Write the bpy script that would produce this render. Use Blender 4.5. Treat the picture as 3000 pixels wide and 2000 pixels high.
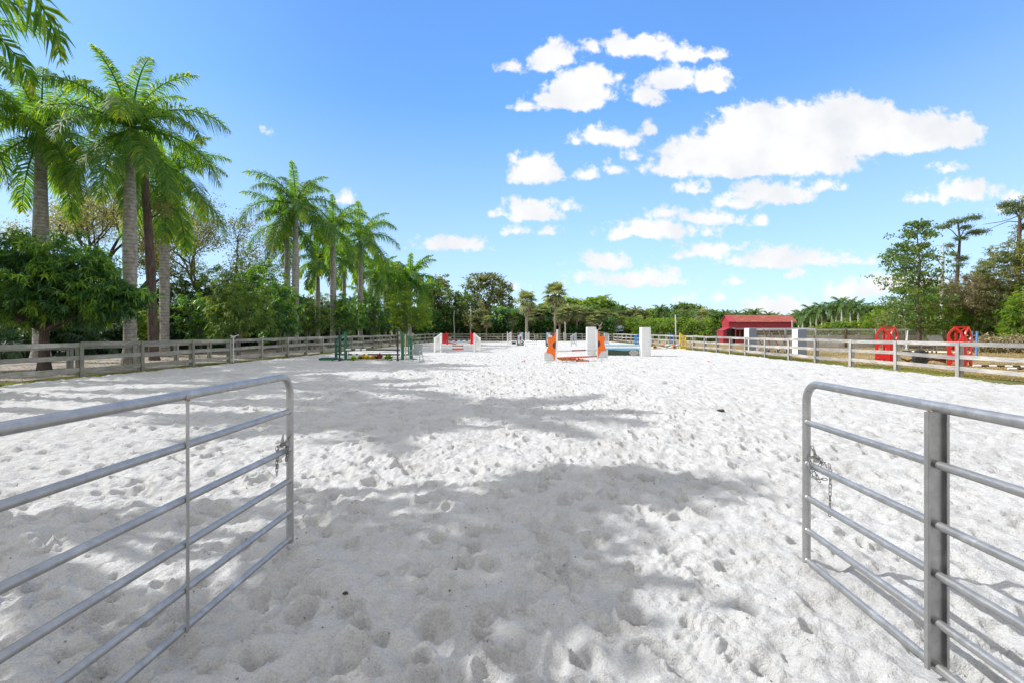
import bpy, bmesh, math, random
import numpy as np
from mathutils import Vector, Matrix
R = math.radians
scene = bpy.context.scene
for o in list(bpy.data.objects): bpy.data.objects.remove(o, do_unlink=True)
COL = scene.collection
# ------------------------------------------------------------------ camera
CAMH, FPX, CX, HY = 1.7, 1417.0, 1500.0, 970.0
cam_d = bpy.data.cameras.new("camera"); cam = bpy.data.objects.new("camera", cam_d); COL.objects.link(cam)
cam.location = (0, 0, CAMH); cam.rotation_euler = (R(90), 0, 0)
cam_d.sensor_width = 36; cam_d.lens = 36*FPX/3000; cam_d.shift_y = -0.0098
cam_d.clip_start = .05; cam_d.clip_end = 3000
scene.camera = cam
# ------------------------------------------------------------------ light
SUN_EL, SUN_AZ = 43.0, 9.0       # azimuth: degrees the sun stands in front of the left-hand side
sd = Vector((-math.cos(R(SUN_EL))*math.cos(R(SUN_AZ)), math.cos(R(SUN_EL))*math.sin(R(SUN_AZ)), math.sin(R(SUN_EL))))
sun_d = bpy.data.lights.new("sun", 'SUN'); sun = bpy.data.objects.new("sun", sun_d); COL.objects.link(sun)
sun_d.energy = 2.2; sun_d.angle = R(.53); sun_d.color = (1, .985, .955)
sun.rotation_euler = sd.to_track_quat('Z', 'Y').to_euler(); sun.location = sd*60
scene.view_settings.view_transform = 'Standard'; scene.view_settings.look = 'None'
scene.view_settings.exposure = 1.16; scene.view_settings.gamma = 1
# ------------------------------------------------------------------ world
W = bpy.data.worlds.new("World"); scene.world = W; W.use_nodes = True
nt = W.node_tree; N = nt.nodes; L = nt.links
for n in list(N): N.remove(n)
def nd(t, **k):
    n = N.new(t)
    for a, b in k.items(): setattr(n, a, b)
    return n
def vmath(op, a, b=None, c=None):
    n = nd('ShaderNodeVectorMath', operation=op)
    for i, v in enumerate((a, b, c)):
        if v is None: continue
        if isinstance(v, (tuple, list)): n.inputs[i].default_value = v
        else: L.new(v, n.inputs[i])
    return n
def fmath(op, a, b=None, c=None, clamp=False):
    n = nd('ShaderNodeMath', operation=op); n.use_clamp = clamp
    for i, v in enumerate((a, b, c)):
        if v is None: continue
        if isinstance(v, (int, float)): n.inputs[i].default_value = v
        else: L.new(v, n.inputs[i])
    return n.outputs[0]
sky = nd('ShaderNodeTexSky', sky_type='NISHITA'); sky.sun_disc = False
sky.sun_elevation = R(SUN_EL); sky.sun_rotation = math.atan2(sd.x, sd.y)
sky.air_density = 1.0; sky.dust_density = .35; sky.ozone_density = 2.0; sky.altitude = 0
tc = nd('ShaderNodeTexCoord'); sp = nd('ShaderNodeSeparateXYZ'); L.new(tc.outputs['Generated'], sp.inputs[0])
yy = fmath('MAXIMUM', sp.outputs[1], .08)
u = fmath('DIVIDE', sp.outputs[0], yy); v = fmath('DIVIDE', sp.outputs[2], yy)
uv = nd('ShaderNodeCombineXYZ'); L.new(u, uv.inputs[0]); L.new(v, uv.inputs[1])
n1 = nd('ShaderNodeTexNoise'); n1.inputs['Scale'].default_value = 9; n1.inputs['Detail'].default_value = 5; n1.inputs['Roughness'].default_value = .58
L.new(uv.outputs[0], n1.inputs['Vector'])
w1 = vmath('SUBTRACT', n1.outputs['Color'], (.5, .5, .5)); w2 = vmath('MULTIPLY', w1.outputs[0], (.07, .034, 0)); uvw = vmath('ADD', uv.outputs[0], w2.outputs[0])
Zc = [(340,165,85,48),(285,185,60,40),(150,215,42,24),(430,310,130,85),(310,350,80,42),(500,260,80,45),(220,385,60,22),(600,255,35,11),
 (620,115,80,45),(740,120,110,42),(880,160,90,32),(1000,160,60,18),(490,130,32,28),(860,260,130,48),(1010,265,75,48),(720,325,70,34),(760,355,40,20),
 (1300,510,300,130),(1000,590,210,80),(1600,480,300,120),(1850,500,240,85),(2080,500,100,66),(1200,630,330,55),(1590,380,80,55),(1200,430,140,60),(830,645,110,38),(1500,620,150,50),(1700,420,120,50),(1960,430,60,30),
 (810,560,30,34),(520,505,55,38),(600,520,62,34),(430,520,30,24),(720,475,34,24),(240,655,100,56),(165,612,24,18),(160,700,34,14),(475,660,48,25),
 (590,655,34,20),(655,592,26,20),(920,740,50,26),(1200,745,100,46),(1100,790,90,26),(1320,760,110,40),(1480,722,74,24),(2030,645,58,16),
 (2110,740,140,40),(1940,778,90,18),(2310,765,60,20),(2290,815,46,14),(230,830,120,48),(100,850,58,14),(390,812,50,20),(170,918,40,12),(285,921,46,12),
 (750,912,180,40),(990,862,150,27),(820,850,86,18),(1205,868,36,19),(1000,930,44,15),(560,1045,100,38),(470,1055,60,10),
 (960,1012,120,30),(1050,985,46,26),(860,1028,48,13),(1280,1030,160,48),(1450,1040,120,27),(1610,1040,80,15),(1130,1045,70,20),(1125,990,22,13),
 (660,1128,210,28),(760,1105,86,24),(500,1120,80,22),(870,1205,72,15),(1370,1107,27,12),(1110,1145,28,12),(1040,1207,20,8),
 (1290,1245,140,34),(1350,1228,60,20),(1640,1162,130,32),(1760,1142,130,40),(1870,1150,120,38),(1580,1195,80,22)]
ell = [(1400+a/1.47, 50+b/1.47, c/1.47, d/1.47) for a, b, c, d in Zc] + [(1325,715,86,20),(1270,725,50,9),(790,378,8,4),(1000,576,40,13),(1508,838,17,7)]
m = None
for px, py, rx, ry in ell:
    cu, cv, ru, rv = (px-CX)/FPX, (HY-py)/FPX, rx/FPX*1.15+.007, ry/FPX*1.18+.004
    cv -= .28*rv                                   # rounded tops over flatter bases
    a1 = vmath('MULTIPLY_ADD', uvw.outputs[0], (1/ru, .82/rv, 0), (-cu/ru, -.82*cv/rv, 0)); a2 = vmath('MULTIPLY_ADD', uvw.outputs[0], (1/ru, -1.7/rv, 0), (-cu/ru, 1.7*cv/rv, 0))
    a = vmath('MAXIMUM', a1.outputs[0], a2.outputs[0])
    l = nd('ShaderNodeVectorMath', operation='LENGTH'); L.new(a.outputs[0], l.inputs[0])
    k = fmath('MULTIPLY_ADD', l.outputs['Value'], -rv, rv)
    m = k if m is None else fmath('SMOOTH_MAX', m, k, .006)
n2 = nd('ShaderNodeTexNoise'); n2.inputs['Scale'].default_value = 34; n2.inputs['Detail'].default_value = 6; n2.inputs['Roughness'].default_value = .62
L.new(uv.outputs[0], n2.inputs['Vector'])
m2 = fmath('ADD', m, fmath('MULTIPLY_ADD', n2.outputs['Fac'], .054, -.027))
mr = nd('ShaderNodeMapRange', interpolation_type='SMOOTHSTEP'); L.new(m2, mr.inputs[0])
mr.inputs[1].default_value = -.003; mr.inputs[2].default_value = .0125
front = fmath('GREATER_THAN', sp.outputs[1], .1)
cm = fmath('MULTIPLY', mr.outputs[0], front)
n3 = nd('ShaderNodeTexNoise'); n3.inputs['Scale'].default_value = 8; n3.inputs['Detail'].default_value = 4
L.new(uv.outputs[0], n3.inputs['Vector'])
cr = nd('ShaderNodeValToRGB'); cr.color_ramp.elements[0].position = .3; cr.color_ramp.elements[1].position = .62
CK = 3.95
cr.color_ramp.elements[0].color = (CK*.8, CK*.825, CK*.87, 1); cr.color_ramp.elements[1].color = (CK, CK, CK, 1)
L.new(n3.outputs['Fac'], cr.inputs[0])
hsv = nd('ShaderNodeHueSaturation'); L.new(sky.outputs[0], hsv.inputs['Color'])
hsv.inputs['Saturation'].default_value = 1.1; hsv.inputs['Value'].default_value = .79; hsv.inputs['Hue'].default_value = .5
# thin bright air towards the horizon
hz = nd('ShaderNodeMapRange'); L.new(sp.outputs[2], hz.inputs[0]); hz.inputs[1].default_value = 0; hz.inputs[2].default_value = .42; hz.inputs[3].default_value = .7; hz.inputs[4].default_value = 0
hm = nd('ShaderNodeMix', data_type='RGBA'); L.new(fmath('ADD', hz.outputs[0], fmath('MULTIPLY', fmath('MULTIPLY', u, u), .09), clamp=True), hm.inputs[0]); 
hg = nd('ShaderNodeMix', data_type='RGBA', blend_type='MULTIPLY'); hg.inputs[0].default_value = 1; L.new(hsv.outputs[0], hg.inputs[6]); hg.inputs[7].default_value = (.67, .89, 1.1, 1)
gr_ = nd('ShaderNodeMapRange', interpolation_type='SMOOTHSTEP'); L.new(u, gr_.inputs[0]); gr_.inputs[1].default_value = -.42; gr_.inputs[2].default_value = .25; gr_.inputs[3].default_value = 1; gr_.inputs[4].default_value = 1.34
gv_ = nd('ShaderNodeVectorMath', operation='SCALE'); L.new(hg.outputs[2], gv_.inputs[0]); L.new(gr_.outputs[0], gv_.inputs['Scale'])
L.new(gv_.outputs[0], hm.inputs[6]); hm.inputs[7].default_value = (2.3, 2.68, 3.4, 1)
mx = nd('ShaderNodeMix', data_type='RGBA'); L.new(cm, mx.inputs[0]); L.new(hm.outputs[2], mx.inputs[6]); L.new(cr.outputs[0], mx.inputs[7])
# unseen broken cloud added overhead, beside and behind the camera as neutral fill light
au = fmath('ABSOLUTE', u); vv = fmath('MAXIMUM', v, fmath('MULTIPLY', au, .75))
br = nd('ShaderNodeMapRange', interpolation_type='SMOOTHSTEP'); L.new(vv, br.inputs[0]); br.inputs[1].default_value = .86; br.inputs[2].default_value = 1.25
nb_ = nd('ShaderNodeTexNoise'); nb_.inputs['Scale'].default_value = 3.2; nb_.inputs['Detail'].default_value = 6; L.new(tc.outputs['Generated'], nb_.inputs['Vector'])
nr_ = nd('ShaderNodeMapRange', interpolation_type='SMOOTHSTEP'); L.new(nb_.outputs['Fac'], nr_.inputs[0]); nr_.inputs[1].default_value = .3; nr_.inputs[2].default_value = .46
mb_ = nd('ShaderNodeMix', data_type='RGBA'); L.new(fmath('MULTIPLY', br.outputs[0], nr_.outputs[0]), mb_.inputs[0]); L.new(mx.outputs[2], mb_.inputs[6]); mb_.inputs[7].default_value = (3.85, 3.82, 3.82, 1); mx = mb_
bg = nd('ShaderNodeBackground'); bg.inputs['Strength'].default_value = .12; L.new(mx.outputs[2], bg.inputs[0])
wo = nd('ShaderNodeOutputWorld'); L.new(bg.outputs[0], wo.inputs[0])
try: W.cycles.sampling_method = 'MANUAL'; W.cycles.sample_map_resolution = 512
except Exception: pass
scene.cycles.max_bounces = 6; scene.cycles.transparent_max_bounces = 4

# ------------------------------------------------------------------ helpers
def gp(px, b):                       # ground point seen at pixel (px, b) of the 3000 px photograph
    d = CAMH*FPX/(b-HY); return Vector(((px-CX)/FPX*d, d, 0))
def at(px, d, z=0): return Vector(((px-CX)/FPX*d, d, z))
def zz(py, d): return CAMH-(py-HY)*d/FPX
def mesh_np(name, V, F, smooth=False, attr=None):
    V = np.asarray(V, dtype=np.float32); F = np.asarray(F, dtype=np.int32)
    me = bpy.data.meshes.new(name); k = F.shape[1]
    me.vertices.add(len(V)); me.vertices.foreach_set('co', V.ravel())
    me.loops.add(F.size); me.loops.foreach_set('vertex_index', F.ravel())
    me.polygons.add(len(F)); me.polygons.foreach_set('loop_start', np.arange(0, F.size, k, dtype=np.int32))
    me.polygons.foreach_set('loop_total', np.full(len(F), k, dtype=np.int32))
    if smooth: me.polygons.foreach_set('use_smooth', np.ones(len(F), dtype=bool))
    if attr is not None:
        a = me.attributes.new('tint', 'FLOAT', 'POINT'); a.data.foreach_set('value', np.asarray(attr, dtype=np.float32))
    me.update(calc_edges=True); return me
def link(name, me, mats=None, parent=None, loc=None, rot=None):
    o = bpy.data.objects.new(name, me); COL.objects.link(o)
    if mats is not None and me is not None and not me.materials:
        for mm in (mats if isinstance(mats, (list, tuple)) else [mats]): me.materials.append(mm)
    if parent is not None: o.parent = parent
    if loc is not None: o.location = loc
    if rot is not None: o.rotation_euler = rot
    return o
def tag(o, label=None, cat=None, group=None, kind=None):
    if label: o['label'] = label
    if cat: o['category'] = cat
    if group: o['group'] = group
    if kind: o['kind'] = kind
    return o
def thing(name, label, cat, loc=(0, 0, 0), rz=0, group=None):
    o = bpy.data.objects.new(name, None); COL.objects.link(o); o.location = loc; o.rotation_euler = (0, 0, rz)
    o.empty_display_size = .2
    return tag(o, label, cat, group)
def dup(root, loc, rz=0, sc=None, label=None, group=None):
    r = root.copy(); COL.objects.link(r); r.location = loc; r.rotation_euler = (0, 0, rz)
    if sc is not None: r.scale = sc if isinstance(sc, (tuple, list)) else (sc, sc, sc)
    if label: r['label'] = label
    if group: r['group'] = group
    for ch in KIDS.get(root.name, []) or [c for c in root.children]:
        c = ch.copy(); COL.objects.link(c); c.parent = r
        for g in ch.children:
            e = g.copy(); COL.objects.link(e); e.parent = c
    return r
KIDS = {}
class MB:
    def __init__(s): s.v = []; s.f = []; s.m = []; s.sm = []
    def add(s, V, F, mi=0, smooth=False):
        b = len(s.v); s.v += [tuple(p) for p in V]
        for f in F: s.f.append([i+b for i in f]); s.m.append(mi); s.sm.append(smooth)
    def box(s, c, size, rz=0, M=None, mi=0):
        hx, hy, hz = size[0]/2, size[1]/2, size[2]/2
        P = [Vector((x, y, z)) for x in (-hx, hx) for y in (-hy, hy) for z in (-hz, hz)]
        Q = (M if M is not None else Matrix.Rotation(rz, 3, 'Z')); c = Vector(c)
        s.add([Q@p+c for p in P], [(0,1,3,2),(4,6,7,5),(0,4,5,1),(2,3,7,6),(0,2,6,4),(1,5,7,3)], mi)
    def beam(s, a, b, w, h, up=(0, 0, 1), mi=0):      # box from a to b; w across, h along up
        a = Vector(a); b = Vector(b); d = (b-a); ln = d.length; d.normalize(); up = Vector(up)
        x = d.cross(up)
        if x.length < 1e-4: x = d.cross(Vector((0, 1, 0)))
        x.normalize(); z = x.cross(d)
        M = Matrix((x, d, z)).transposed(); s.box((a+b)/2, (w, ln, h), M=M, mi=mi)
    def tube(s, pts, rad, seg=10, mi=0, cap=True, smooth=True):
        pts = [Vector(p) for p in pts]; n = len(pts)
        if not isinstance(rad, (list, tuple)): rad = [rad]*n
        V = []; ref = None
        for i, p in enumerate(pts):
            t = (pts[min(i+1, n-1)]-pts[max(i-1, 0)]).normalized()
            if ref is None:
                ref = Vector((0, 0, 1)) if abs(t.z) < .9 else Vector((1, 0, 0))
            x = t.cross(ref)
            if x.length < 1e-5: x = t.orthogonal()
            x.normalize(); y = x.cross(t); ref = y if y.length > 0 else ref
            for k in range(seg):
                a = 2*math.pi*k/seg; V.append(p+(x*math.cos(a)+y*math.sin(a))*rad[i])
        F = [(i*seg+k, i*seg+(k+1)%seg, (i+1)*seg+(k+1)%seg, (i+1)*seg+k) for i in range(n-1) for k in range(seg)]
        s.add(V, F, mi, smooth)
        if cap:
            s.add(V[:seg], [tuple(range(seg))], mi); s.add(V[-seg:], [tuple(range(seg-1, -1, -1))], mi)
    def prism(s, poly, o, ux, uz, th, mi=0):           # 2D outline in plane (ux,uz) at o, extruded along its normal
        o = Vector(o); ux = Vector(ux); uz = Vector(uz); n = ux.cross(uz).normalized(); k = len(poly)
        A = [o+ux*p[0]+uz*p[1]-n*th/2 for p in poly]; B = [p+n*th for p in A]
        s.add(A+B, [tuple(range(k)), tuple(range(2*k-1, k-1, -1))]+[(i, i+k, (i+1)%k+k, (i+1)%k) for i in range(k)], mi)
    def build(s, name, mats, parent=None, bevel=0, loc=None, label=None):
        me = bpy.data.meshes.new(name); me.from_pydata(s.v, [], s.f)
        bm = bmesh.new(); bm.from_mesh(me); bmesh.ops.recalc_face_normals(bm, faces=bm.faces); bm.to_mesh(me); bm.free()
        me.polygons.foreach_set('material_index', s.m); me.polygons.foreach_set('use_smooth', s.sm); me.update()
        o = link(name, me, mats, parent, loc)
        if bevel:
            b = o.modifiers.new('bevel', 'BEVEL'); b.width = bevel; b.segments = 2; b.limit_method = 'ANGLE'
        if label: o['label'] = label
        return o
# ------------------------------------------------------------------ materials
def newmat(name):
    m = bpy.data.materials.new(name); m.use_nodes = True; t = m.node_tree; t.nodes.clear()
    out = t.nodes.new('ShaderNodeOutputMaterial'); p = t.nodes.new('ShaderNodeBsdfPrincipled'); t.links.new(p.outputs[0], out.inputs[0])
    return m, t, p, out
def noise(t, scale, detail=4, rough=.55, vec=None, stretch=None, coord='Object'):
    c = t.nodes.new('ShaderNodeTexCoord'); n = t.nodes.new('ShaderNodeTexNoise')
    n.inputs['Scale'].default_value = scale; n.inputs['Detail'].default_value = detail; n.inputs['Roughness'].default_value = rough
    src = c.outputs[coord]
    if stretch:
        mp = t.nodes.new('ShaderNodeMapping'); mp.inputs['Scale'].default_value = stretch; t.links.new(src, mp.inputs[0]); src = mp.outputs[0]
    t.links.new(src, n.inputs['Vector']); return n.outputs['Fac']
def ramp(t, fac, stops):
    r = t.nodes.new('ShaderNodeValToRGB'); e = r.color_ramp.elements
    while len(e) < len(stops): e.new(.5)
    for i, (p, c) in enumerate(stops): e[i].position = p; e[i].color = (*c, 1)
    t.links.new(fac, r.inputs[0]); return r.outputs[0]
def mixc(t, fac, a, b, mode='MIX'):
    m = t.nodes.new('ShaderNodeMix'); m.data_type = 'RGBA'; m.blend_type = mode
    for i, x in ((0, fac), (6, a), (7, b)):
        if isinstance(x, (int, float)): m.inputs[i].default_value = x
        elif isinstance(x, tuple): m.inputs[i].default_value = (*x, 1)
        else: t.links.new(x, m.inputs[i])
    return m.outputs[2]
def bump(t, p, h, dist, strength=1):
    b = t.nodes.new('ShaderNodeBump'); b.inputs['Distance'].default_value = dist; b.inputs['Strength'].default_value = strength
    t.links.new(h, b.inputs['Height']); t.links.new(b.outputs[0], p.inputs['Normal'])
def paint(name, c, rough=.5, dirt=.25, sc=6, dc=None):
    m, t, p, o = newmat(name); dc = dc or tuple(x*.55+.03 for x in c)
    f = ramp(t, noise(t, sc, 6, .65), [(.42, (0, 0, 0)), (.75, (1, 1, 1))])
    mm = t.nodes.new('ShaderNodeMath'); mm.operation = 'MULTIPLY'; mm.inputs[1].default_value = dirt*2; t.links.new(f, mm.inputs[0])
    t.links.new(mixc(t, mm.outputs[0], c, dc), p.inputs['Base Color']); p.inputs['Roughness'].default_value = rough
    return m
def wood(name, stretch, a, b, c=None, moss=False):
    m, t, p, o = newmat(name); oi = t.nodes.new('ShaderNodeObjectInfo')
    g = noise(t, 9, 6, .7, stretch=stretch); col = ramp(t, g, [(.3, a), (.52, b), (.75, c or b)])
    big = ramp(t, noise(t, .9, 3), [(.35, (.72, .72, .72)), (.65, (1.12, 1.1, 1.06))])
    col = mixc(t, 1, col, big, 'MULTIPLY')
    col = mixc(t, 1, col, ramp(t, oi.outputs['Random'], [(0, (.74, .73, .71)), (.5, (1, 1, 1)), (1, (1.14, 1.13, 1.12))]), 'MULTIPLY')
    if moss: col = mixc(t, ramp(t, noise(t, 1.6, 5, .65), [(.46, (0, 0, 0)), (.68, (.75, .75, .75))]), col, (.15, .2, .12))
    t.links.new(col, p.inputs['Base Color']); p.inputs['Roughness'].default_value = .85; bump(t, p, g, .01, .6); return m
def leafmat(name, cols, transl=.38, tcol=None, rough=.45, spec=.5):
    m, t, p, o = newmat(name)
    a = t.nodes.new('ShaderNodeAttribute'); a.attribute_name = 'tint'
    k = len(cols); cols = [tuple(min(.8, x*1.3) for x in c) for c in cols]; col = ramp(t, a.outputs['Fac'], [(i/(k-1), c) for i, c in enumerate(cols)])
    t.links.new(col, p.inputs['Base Color']); p.inputs['Roughness'].default_value = rough; p.inputs['Specular IOR Level'].default_value = spec
    tr = t.nodes.new('ShaderNodeBsdfTranslucent')
    t.links.new(mixc(t, 1, col, tcol or (2.6, 2.2, .7), 'MULTIPLY'), tr.inputs[0])
    ms = t.nodes.new('ShaderNodeMixShader'); ms.inputs[0].default_value = transl
    t.links.new(p.outputs[0], ms.inputs[1]); t.links.new(tr.outputs[0], ms.inputs[2]); t.links.new(ms.outputs[0], o.inputs[0]); return m
M = {}
M['wood_y'] = wood('weathered_wood_y', (3, .25, 5), (.19, .185, .175), (.42, .41, .395), (.54, .535, .515))
M['wood_x'] = wood('weathered_wood_x', (.25, 3, 5), (.2, .185, .165), (.36, .34, .31), (.5, .47, .42))
M['wood_z'] = wood('weathered_wood_z', (3, 3, .25), (.2, .195, .185), (.41, .4, .385), (.53, .52, .5))
M['wood_pale'] = wood('pale_weathered_planks', (.25, 3, 5), (.4, .4, .41), (.6, .6, .61), (.72, .72, .73))
M['mossy_y'] = wood('mossy_wood_y', (3, .25, 5), (.18, .175, .155), (.34, .335, .31), (.46, .455, .43), True)
M['mossy_z'] = wood('mossy_wood_z', (3, 3, .25), (.17, .165, .14), (.33, .32, .29), (.43, .42, .39), True)
M['brown_wood'] = wood('brown_timber', (3, 3, .3), (.13, .08, .05), (.24, .15, .09), (.3, .2, .13))
M['white'] = paint('white_paint', (.78, .78, .77), .5, .08, 3)
M['white_old'] = paint('old_white_paint', (.66, .67, .67), .55, .3, 7, (.4, .4, .38))
M['palegrey'] = paint('pale_grey_paint', (.5, .54, .58), .5, .2, 5)
M['green'] = paint('green_paint', (.008, .12, .065), .5, .3, 7, (.03, .08, .06))
M['black'] = paint('black_paint', (.022, .021, .024), .4, .2, 7, (.06, .06, .06))
M['orange'] = paint('orange_paint', (.9, .17, .005), .5, .1, 9, (.62, .12, .01))
M['maroon'] = paint('maroon_paint', (.11, .03, .045), .6, .1)
M['redorange'] = paint('red_orange_paint', (.62, .07, .03), .5, .35, 14, (.4, .12, .08))
M['red'] = paint('red_paint', (.65, .012, .02), .4, .15, 7)
M['redplastic'] = paint('red_plastic', (.72, .012, .012), .35, .2, 4, (.5, .03, .03))
M['blue'] = paint('blue_paint', (.02, .22, .6), .45, .2)
M['skyblue'] = paint('sky_blue_paint', (.2, .5, .72), .5, .2)
M['paleblue'] = paint('pale_blue_paint', (.5, .66, .76), .5, .25)
M['yellow'] = paint('yellow_paint', (.75, .5, .01), .5, .15)
M['darkgreen'] = paint('olive_paint', (.05, .085, .045), .7, .3, 9)
M['stone'] = paint('stone_paint', (.5, .47, .42), .7, .5, 14, (.3, .28, .26))
M['bluepvc'] = paint('blue_plastic', (.1, .28, .62), .35, .15)
def metal(name, c, rough):
    m, t, p, o = newmat(name)
    f = noise(t, 14, 6, .65); f2 = noise(t, 90, 3, .6, stretch=(1, .12, 1)); f3 = noise(t, 5, 5, .7)
    col = ramp(t, f, [(.3, tuple(x*.72 for x in c)), (.7, c)])
    col = mixc(t, ramp(t, f3, [(.56, (0, 0, 0)), (.7, (.6, .6, .6))]), col, (.66, .66, .66))
    col = mixc(t, ramp(t, noise(t, 60, 3, .7), [(.66, (0, 0, 0)), (.72, (.7, .7, .7))]), col, (.2, .19, .17))
    t.links.new(col, p.inputs['Base Color'])
    r = t.nodes.new('ShaderNodeMapRange'); t.links.new(f2, r.inputs[0]); r.inputs[3].default_value = rough-.12; r.inputs[4].default_value = rough+.2; t.links.new(r.outputs[0], p.inputs['Roughness'])
    p.inputs['Metallic'].default_value = .78; bump(t, p, f, .003, .35); return m
M['galv'] = metal('galvanised_steel', (.46, .46, .455), .38)
M['chain'] = metal('dull_chain_steel', (.2, .195, .19), .5)
M['weld'] = paint('rusty_weld', (.3, .2, .13), .7, .4, 60, (.14, .07, .04))
M['alu'] = metal('grey_aluminium', (.45, .46, .46), .5)
M['rubber'] = paint('tyre_rubber', (.035, .034, .033), .8, .4, 9, (.09, .085, .08))
def slingmat():
    m, t, p, o = newmat('woven_sling'); c = t.nodes.new('ShaderNodeTexCoord'); ck = t.nodes.new('ShaderNodeTexBrick')
    ck.inputs['Scale'].default_value = 30; ck.inputs['Color1'].default_value = (.3, .33, .33, 1); ck.inputs['Color2'].default_value = (.22, .25, .25, 1); ck.inputs['Mortar'].default_value = (.14, .16, .16, 1)
    t.links.new(c.outputs['Object'], ck.inputs[0]); t.links.new(ck.outputs[0], p.inputs['Base Color']); p.inputs['Roughness'].default_value = .8; return m
M['sling'] = slingmat()
# leaves
M['palm'] = leafmat('royal_palm_leaf', [(.035, .085, .04), (.06, .14, .04), (.2, .24, .035)], .55, (3.2, 2.8, .6), .5, .35)
M['palmfar'] = leafmat('far_palm_leaf', [(.045, .1, .04), (.085, .16, .05), (.16, .21, .07)], .35, (2.2, 2.0, .7), .55, .3)
M['sabal'] = leafmat('fan_palm_leaf', [(.12, .16, .07), (.23, .27, .13), (.4, .38, .18)], .28, (1.7, 1.6, .8), .55)
M['deadfan'] = leafmat('dead_fan_leaf', [(.17, .125, .08), (.28, .22, .15), (.36, .3, .22)], .15, (1.2, 1.1, .9), .8)
M['mango'] = leafmat('glossy_dark_leaf', [(.02, .06, .035), (.04, .105, .04), (.15, .25, .035)], .33, (3.4, 3.2, .6), .42, .4)
M['bright'] = leafmat('fresh_green_leaf', [(.05, .11, .025), (.1, .18, .03), (.2, .26, .03)], .4, (2.2, 2.0, .5), .5, .35)
M['bush'] = leafmat('mid_green_leaf', [(.04, .085, .03), (.075, .14, .04), (.16, .2, .05)], .36, (2.4, 2.2, .6), .5, .35)
M['gold'] = leafmat('golden_leaf', [(.15, .18, .06), (.25, .25, .085), (.38, .33, .12)], .42, (1.5, 1.5, .8), .5)
M['olive'] = leafmat('olive_leaf', [(.075, .105, .045), (.13, .16, .06), (.22, .2, .07)], .35, (1.9, 1.8, .7), .5)
M['vine'] = leafmat('dry_vine_leaf', [(.17, .15, .09), (.28, .24, .15), (.38, .33, .2)], .3, (1.4, 1.3, .9), .8)
M['pine'] = leafmat('pine_needle', [(.07, .12, .06), (.12, .18, .08), (.2, .24, .1)], .15, (1.5, 1.5, .8), .6)
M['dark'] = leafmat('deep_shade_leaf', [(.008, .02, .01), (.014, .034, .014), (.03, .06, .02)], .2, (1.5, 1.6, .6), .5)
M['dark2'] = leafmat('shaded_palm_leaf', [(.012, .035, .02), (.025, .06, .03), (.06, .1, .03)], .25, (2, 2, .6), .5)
M['grass'] = leafmat('grass_blade', [(.07, .1, .02), (.16, .19, .04), (.3, .28, .09)], .35, (1.6, 1.5, .6), .6)
M['croton'] = leafmat('croton_leaf', [(.3, .02, .02), (.75, .3, .03), (.7, .55, .03), (.15, .3, .02)], .35, (1.3, 1.2, .7), .5)
M['flower'] = leafmat('orange_petal', [(.5, .06, .01), (.8, .2, .02), (.75, .45, .08)], .3, (1.2, 1, .7), .6)
M['sunflower'] = leafmat('sunflower_petal', [(.5, .2, .02), (.75, .4, .03), (.8, .5, .05)], .2, (1.2, 1, .7), .6)
M['fern'] = leafmat('fern_leaf', [(.05, .15, .01), (.18, .32, .01), (.4, .45, .02)], .4, (1.5, 1.5, .6), .5)
def trunkmat():
    m, t, p, o = newmat('royal_palm_bark')
    c = t.nodes.new('ShaderNodeTexCoord'); wv = t.nodes.new('ShaderNodeTexWave'); wv.bands_direction = 'Z'
    wv.inputs['Scale'].default_value = 1.6; wv.inputs['Distortion'].default_value = 1.2; wv.inputs['Detail'].default_value = 3; wv.inputs['Detail Scale'].default_value = 1.5
    t.links.new(c.outputs['Object'], wv.inputs[0])
    col = ramp(t, noise(t, 5, 8, .72), [(.33, (.12, .115, .1)), (.5, (.31, .3, .28)), (.7, (.46, .46, .44))])
    col = mixc(t, ramp(t, wv.outputs['Fac'], [(.02, (.6, .6, .6)), (.22, (0, 0, 0))]), col, (.15, .13, .11))
    col = mixc(t, ramp(t, noise(t, 1.3, 4, stretch=(1, 1, .35)), [(.5, (0, 0, 0)), (.72, (.75, .75, .75))]), col, (.17, .14, .11))
    t.links.new(col, p.inputs['Base Color']); p.inputs['Roughness'].default_value = .9; bump(t, p, noise(t, 12, 6, .7), .03, .5); return m
M['palmtrunk'] = trunkmat()
def barkmat(name, a, b, st=(1, 1, .2)):
    m, t, p, o = newmat(name); g = noise(t, 12, 6, .7, stretch=st)
    t.links.new(ramp(t, g, [(.35, a), (.65, b)]), p.inputs['Base Color']); p.inputs['Roughness'].default_value = .95; bump(t, p, g, .05, .9); return m
M['bark'] = barkmat('grey_bark', (.1, .09, .075), (.25, .23, .2))
M['barkbrown'] = barkmat('brown_bark', (.05, .035, .03), (.14, .1, .085))
M['barktan'] = barkmat('tan_bark', (.2, .15, .11), (.38, .32, .26))
M['barkpale'] = barkmat('pale_bark', (.36, .35, .32), (.58, .57, .54))
M['shaft'] = paint('crownshaft_green', (.09, .2, .03), .4, .3, 5, (.12, .12, .04))
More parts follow.
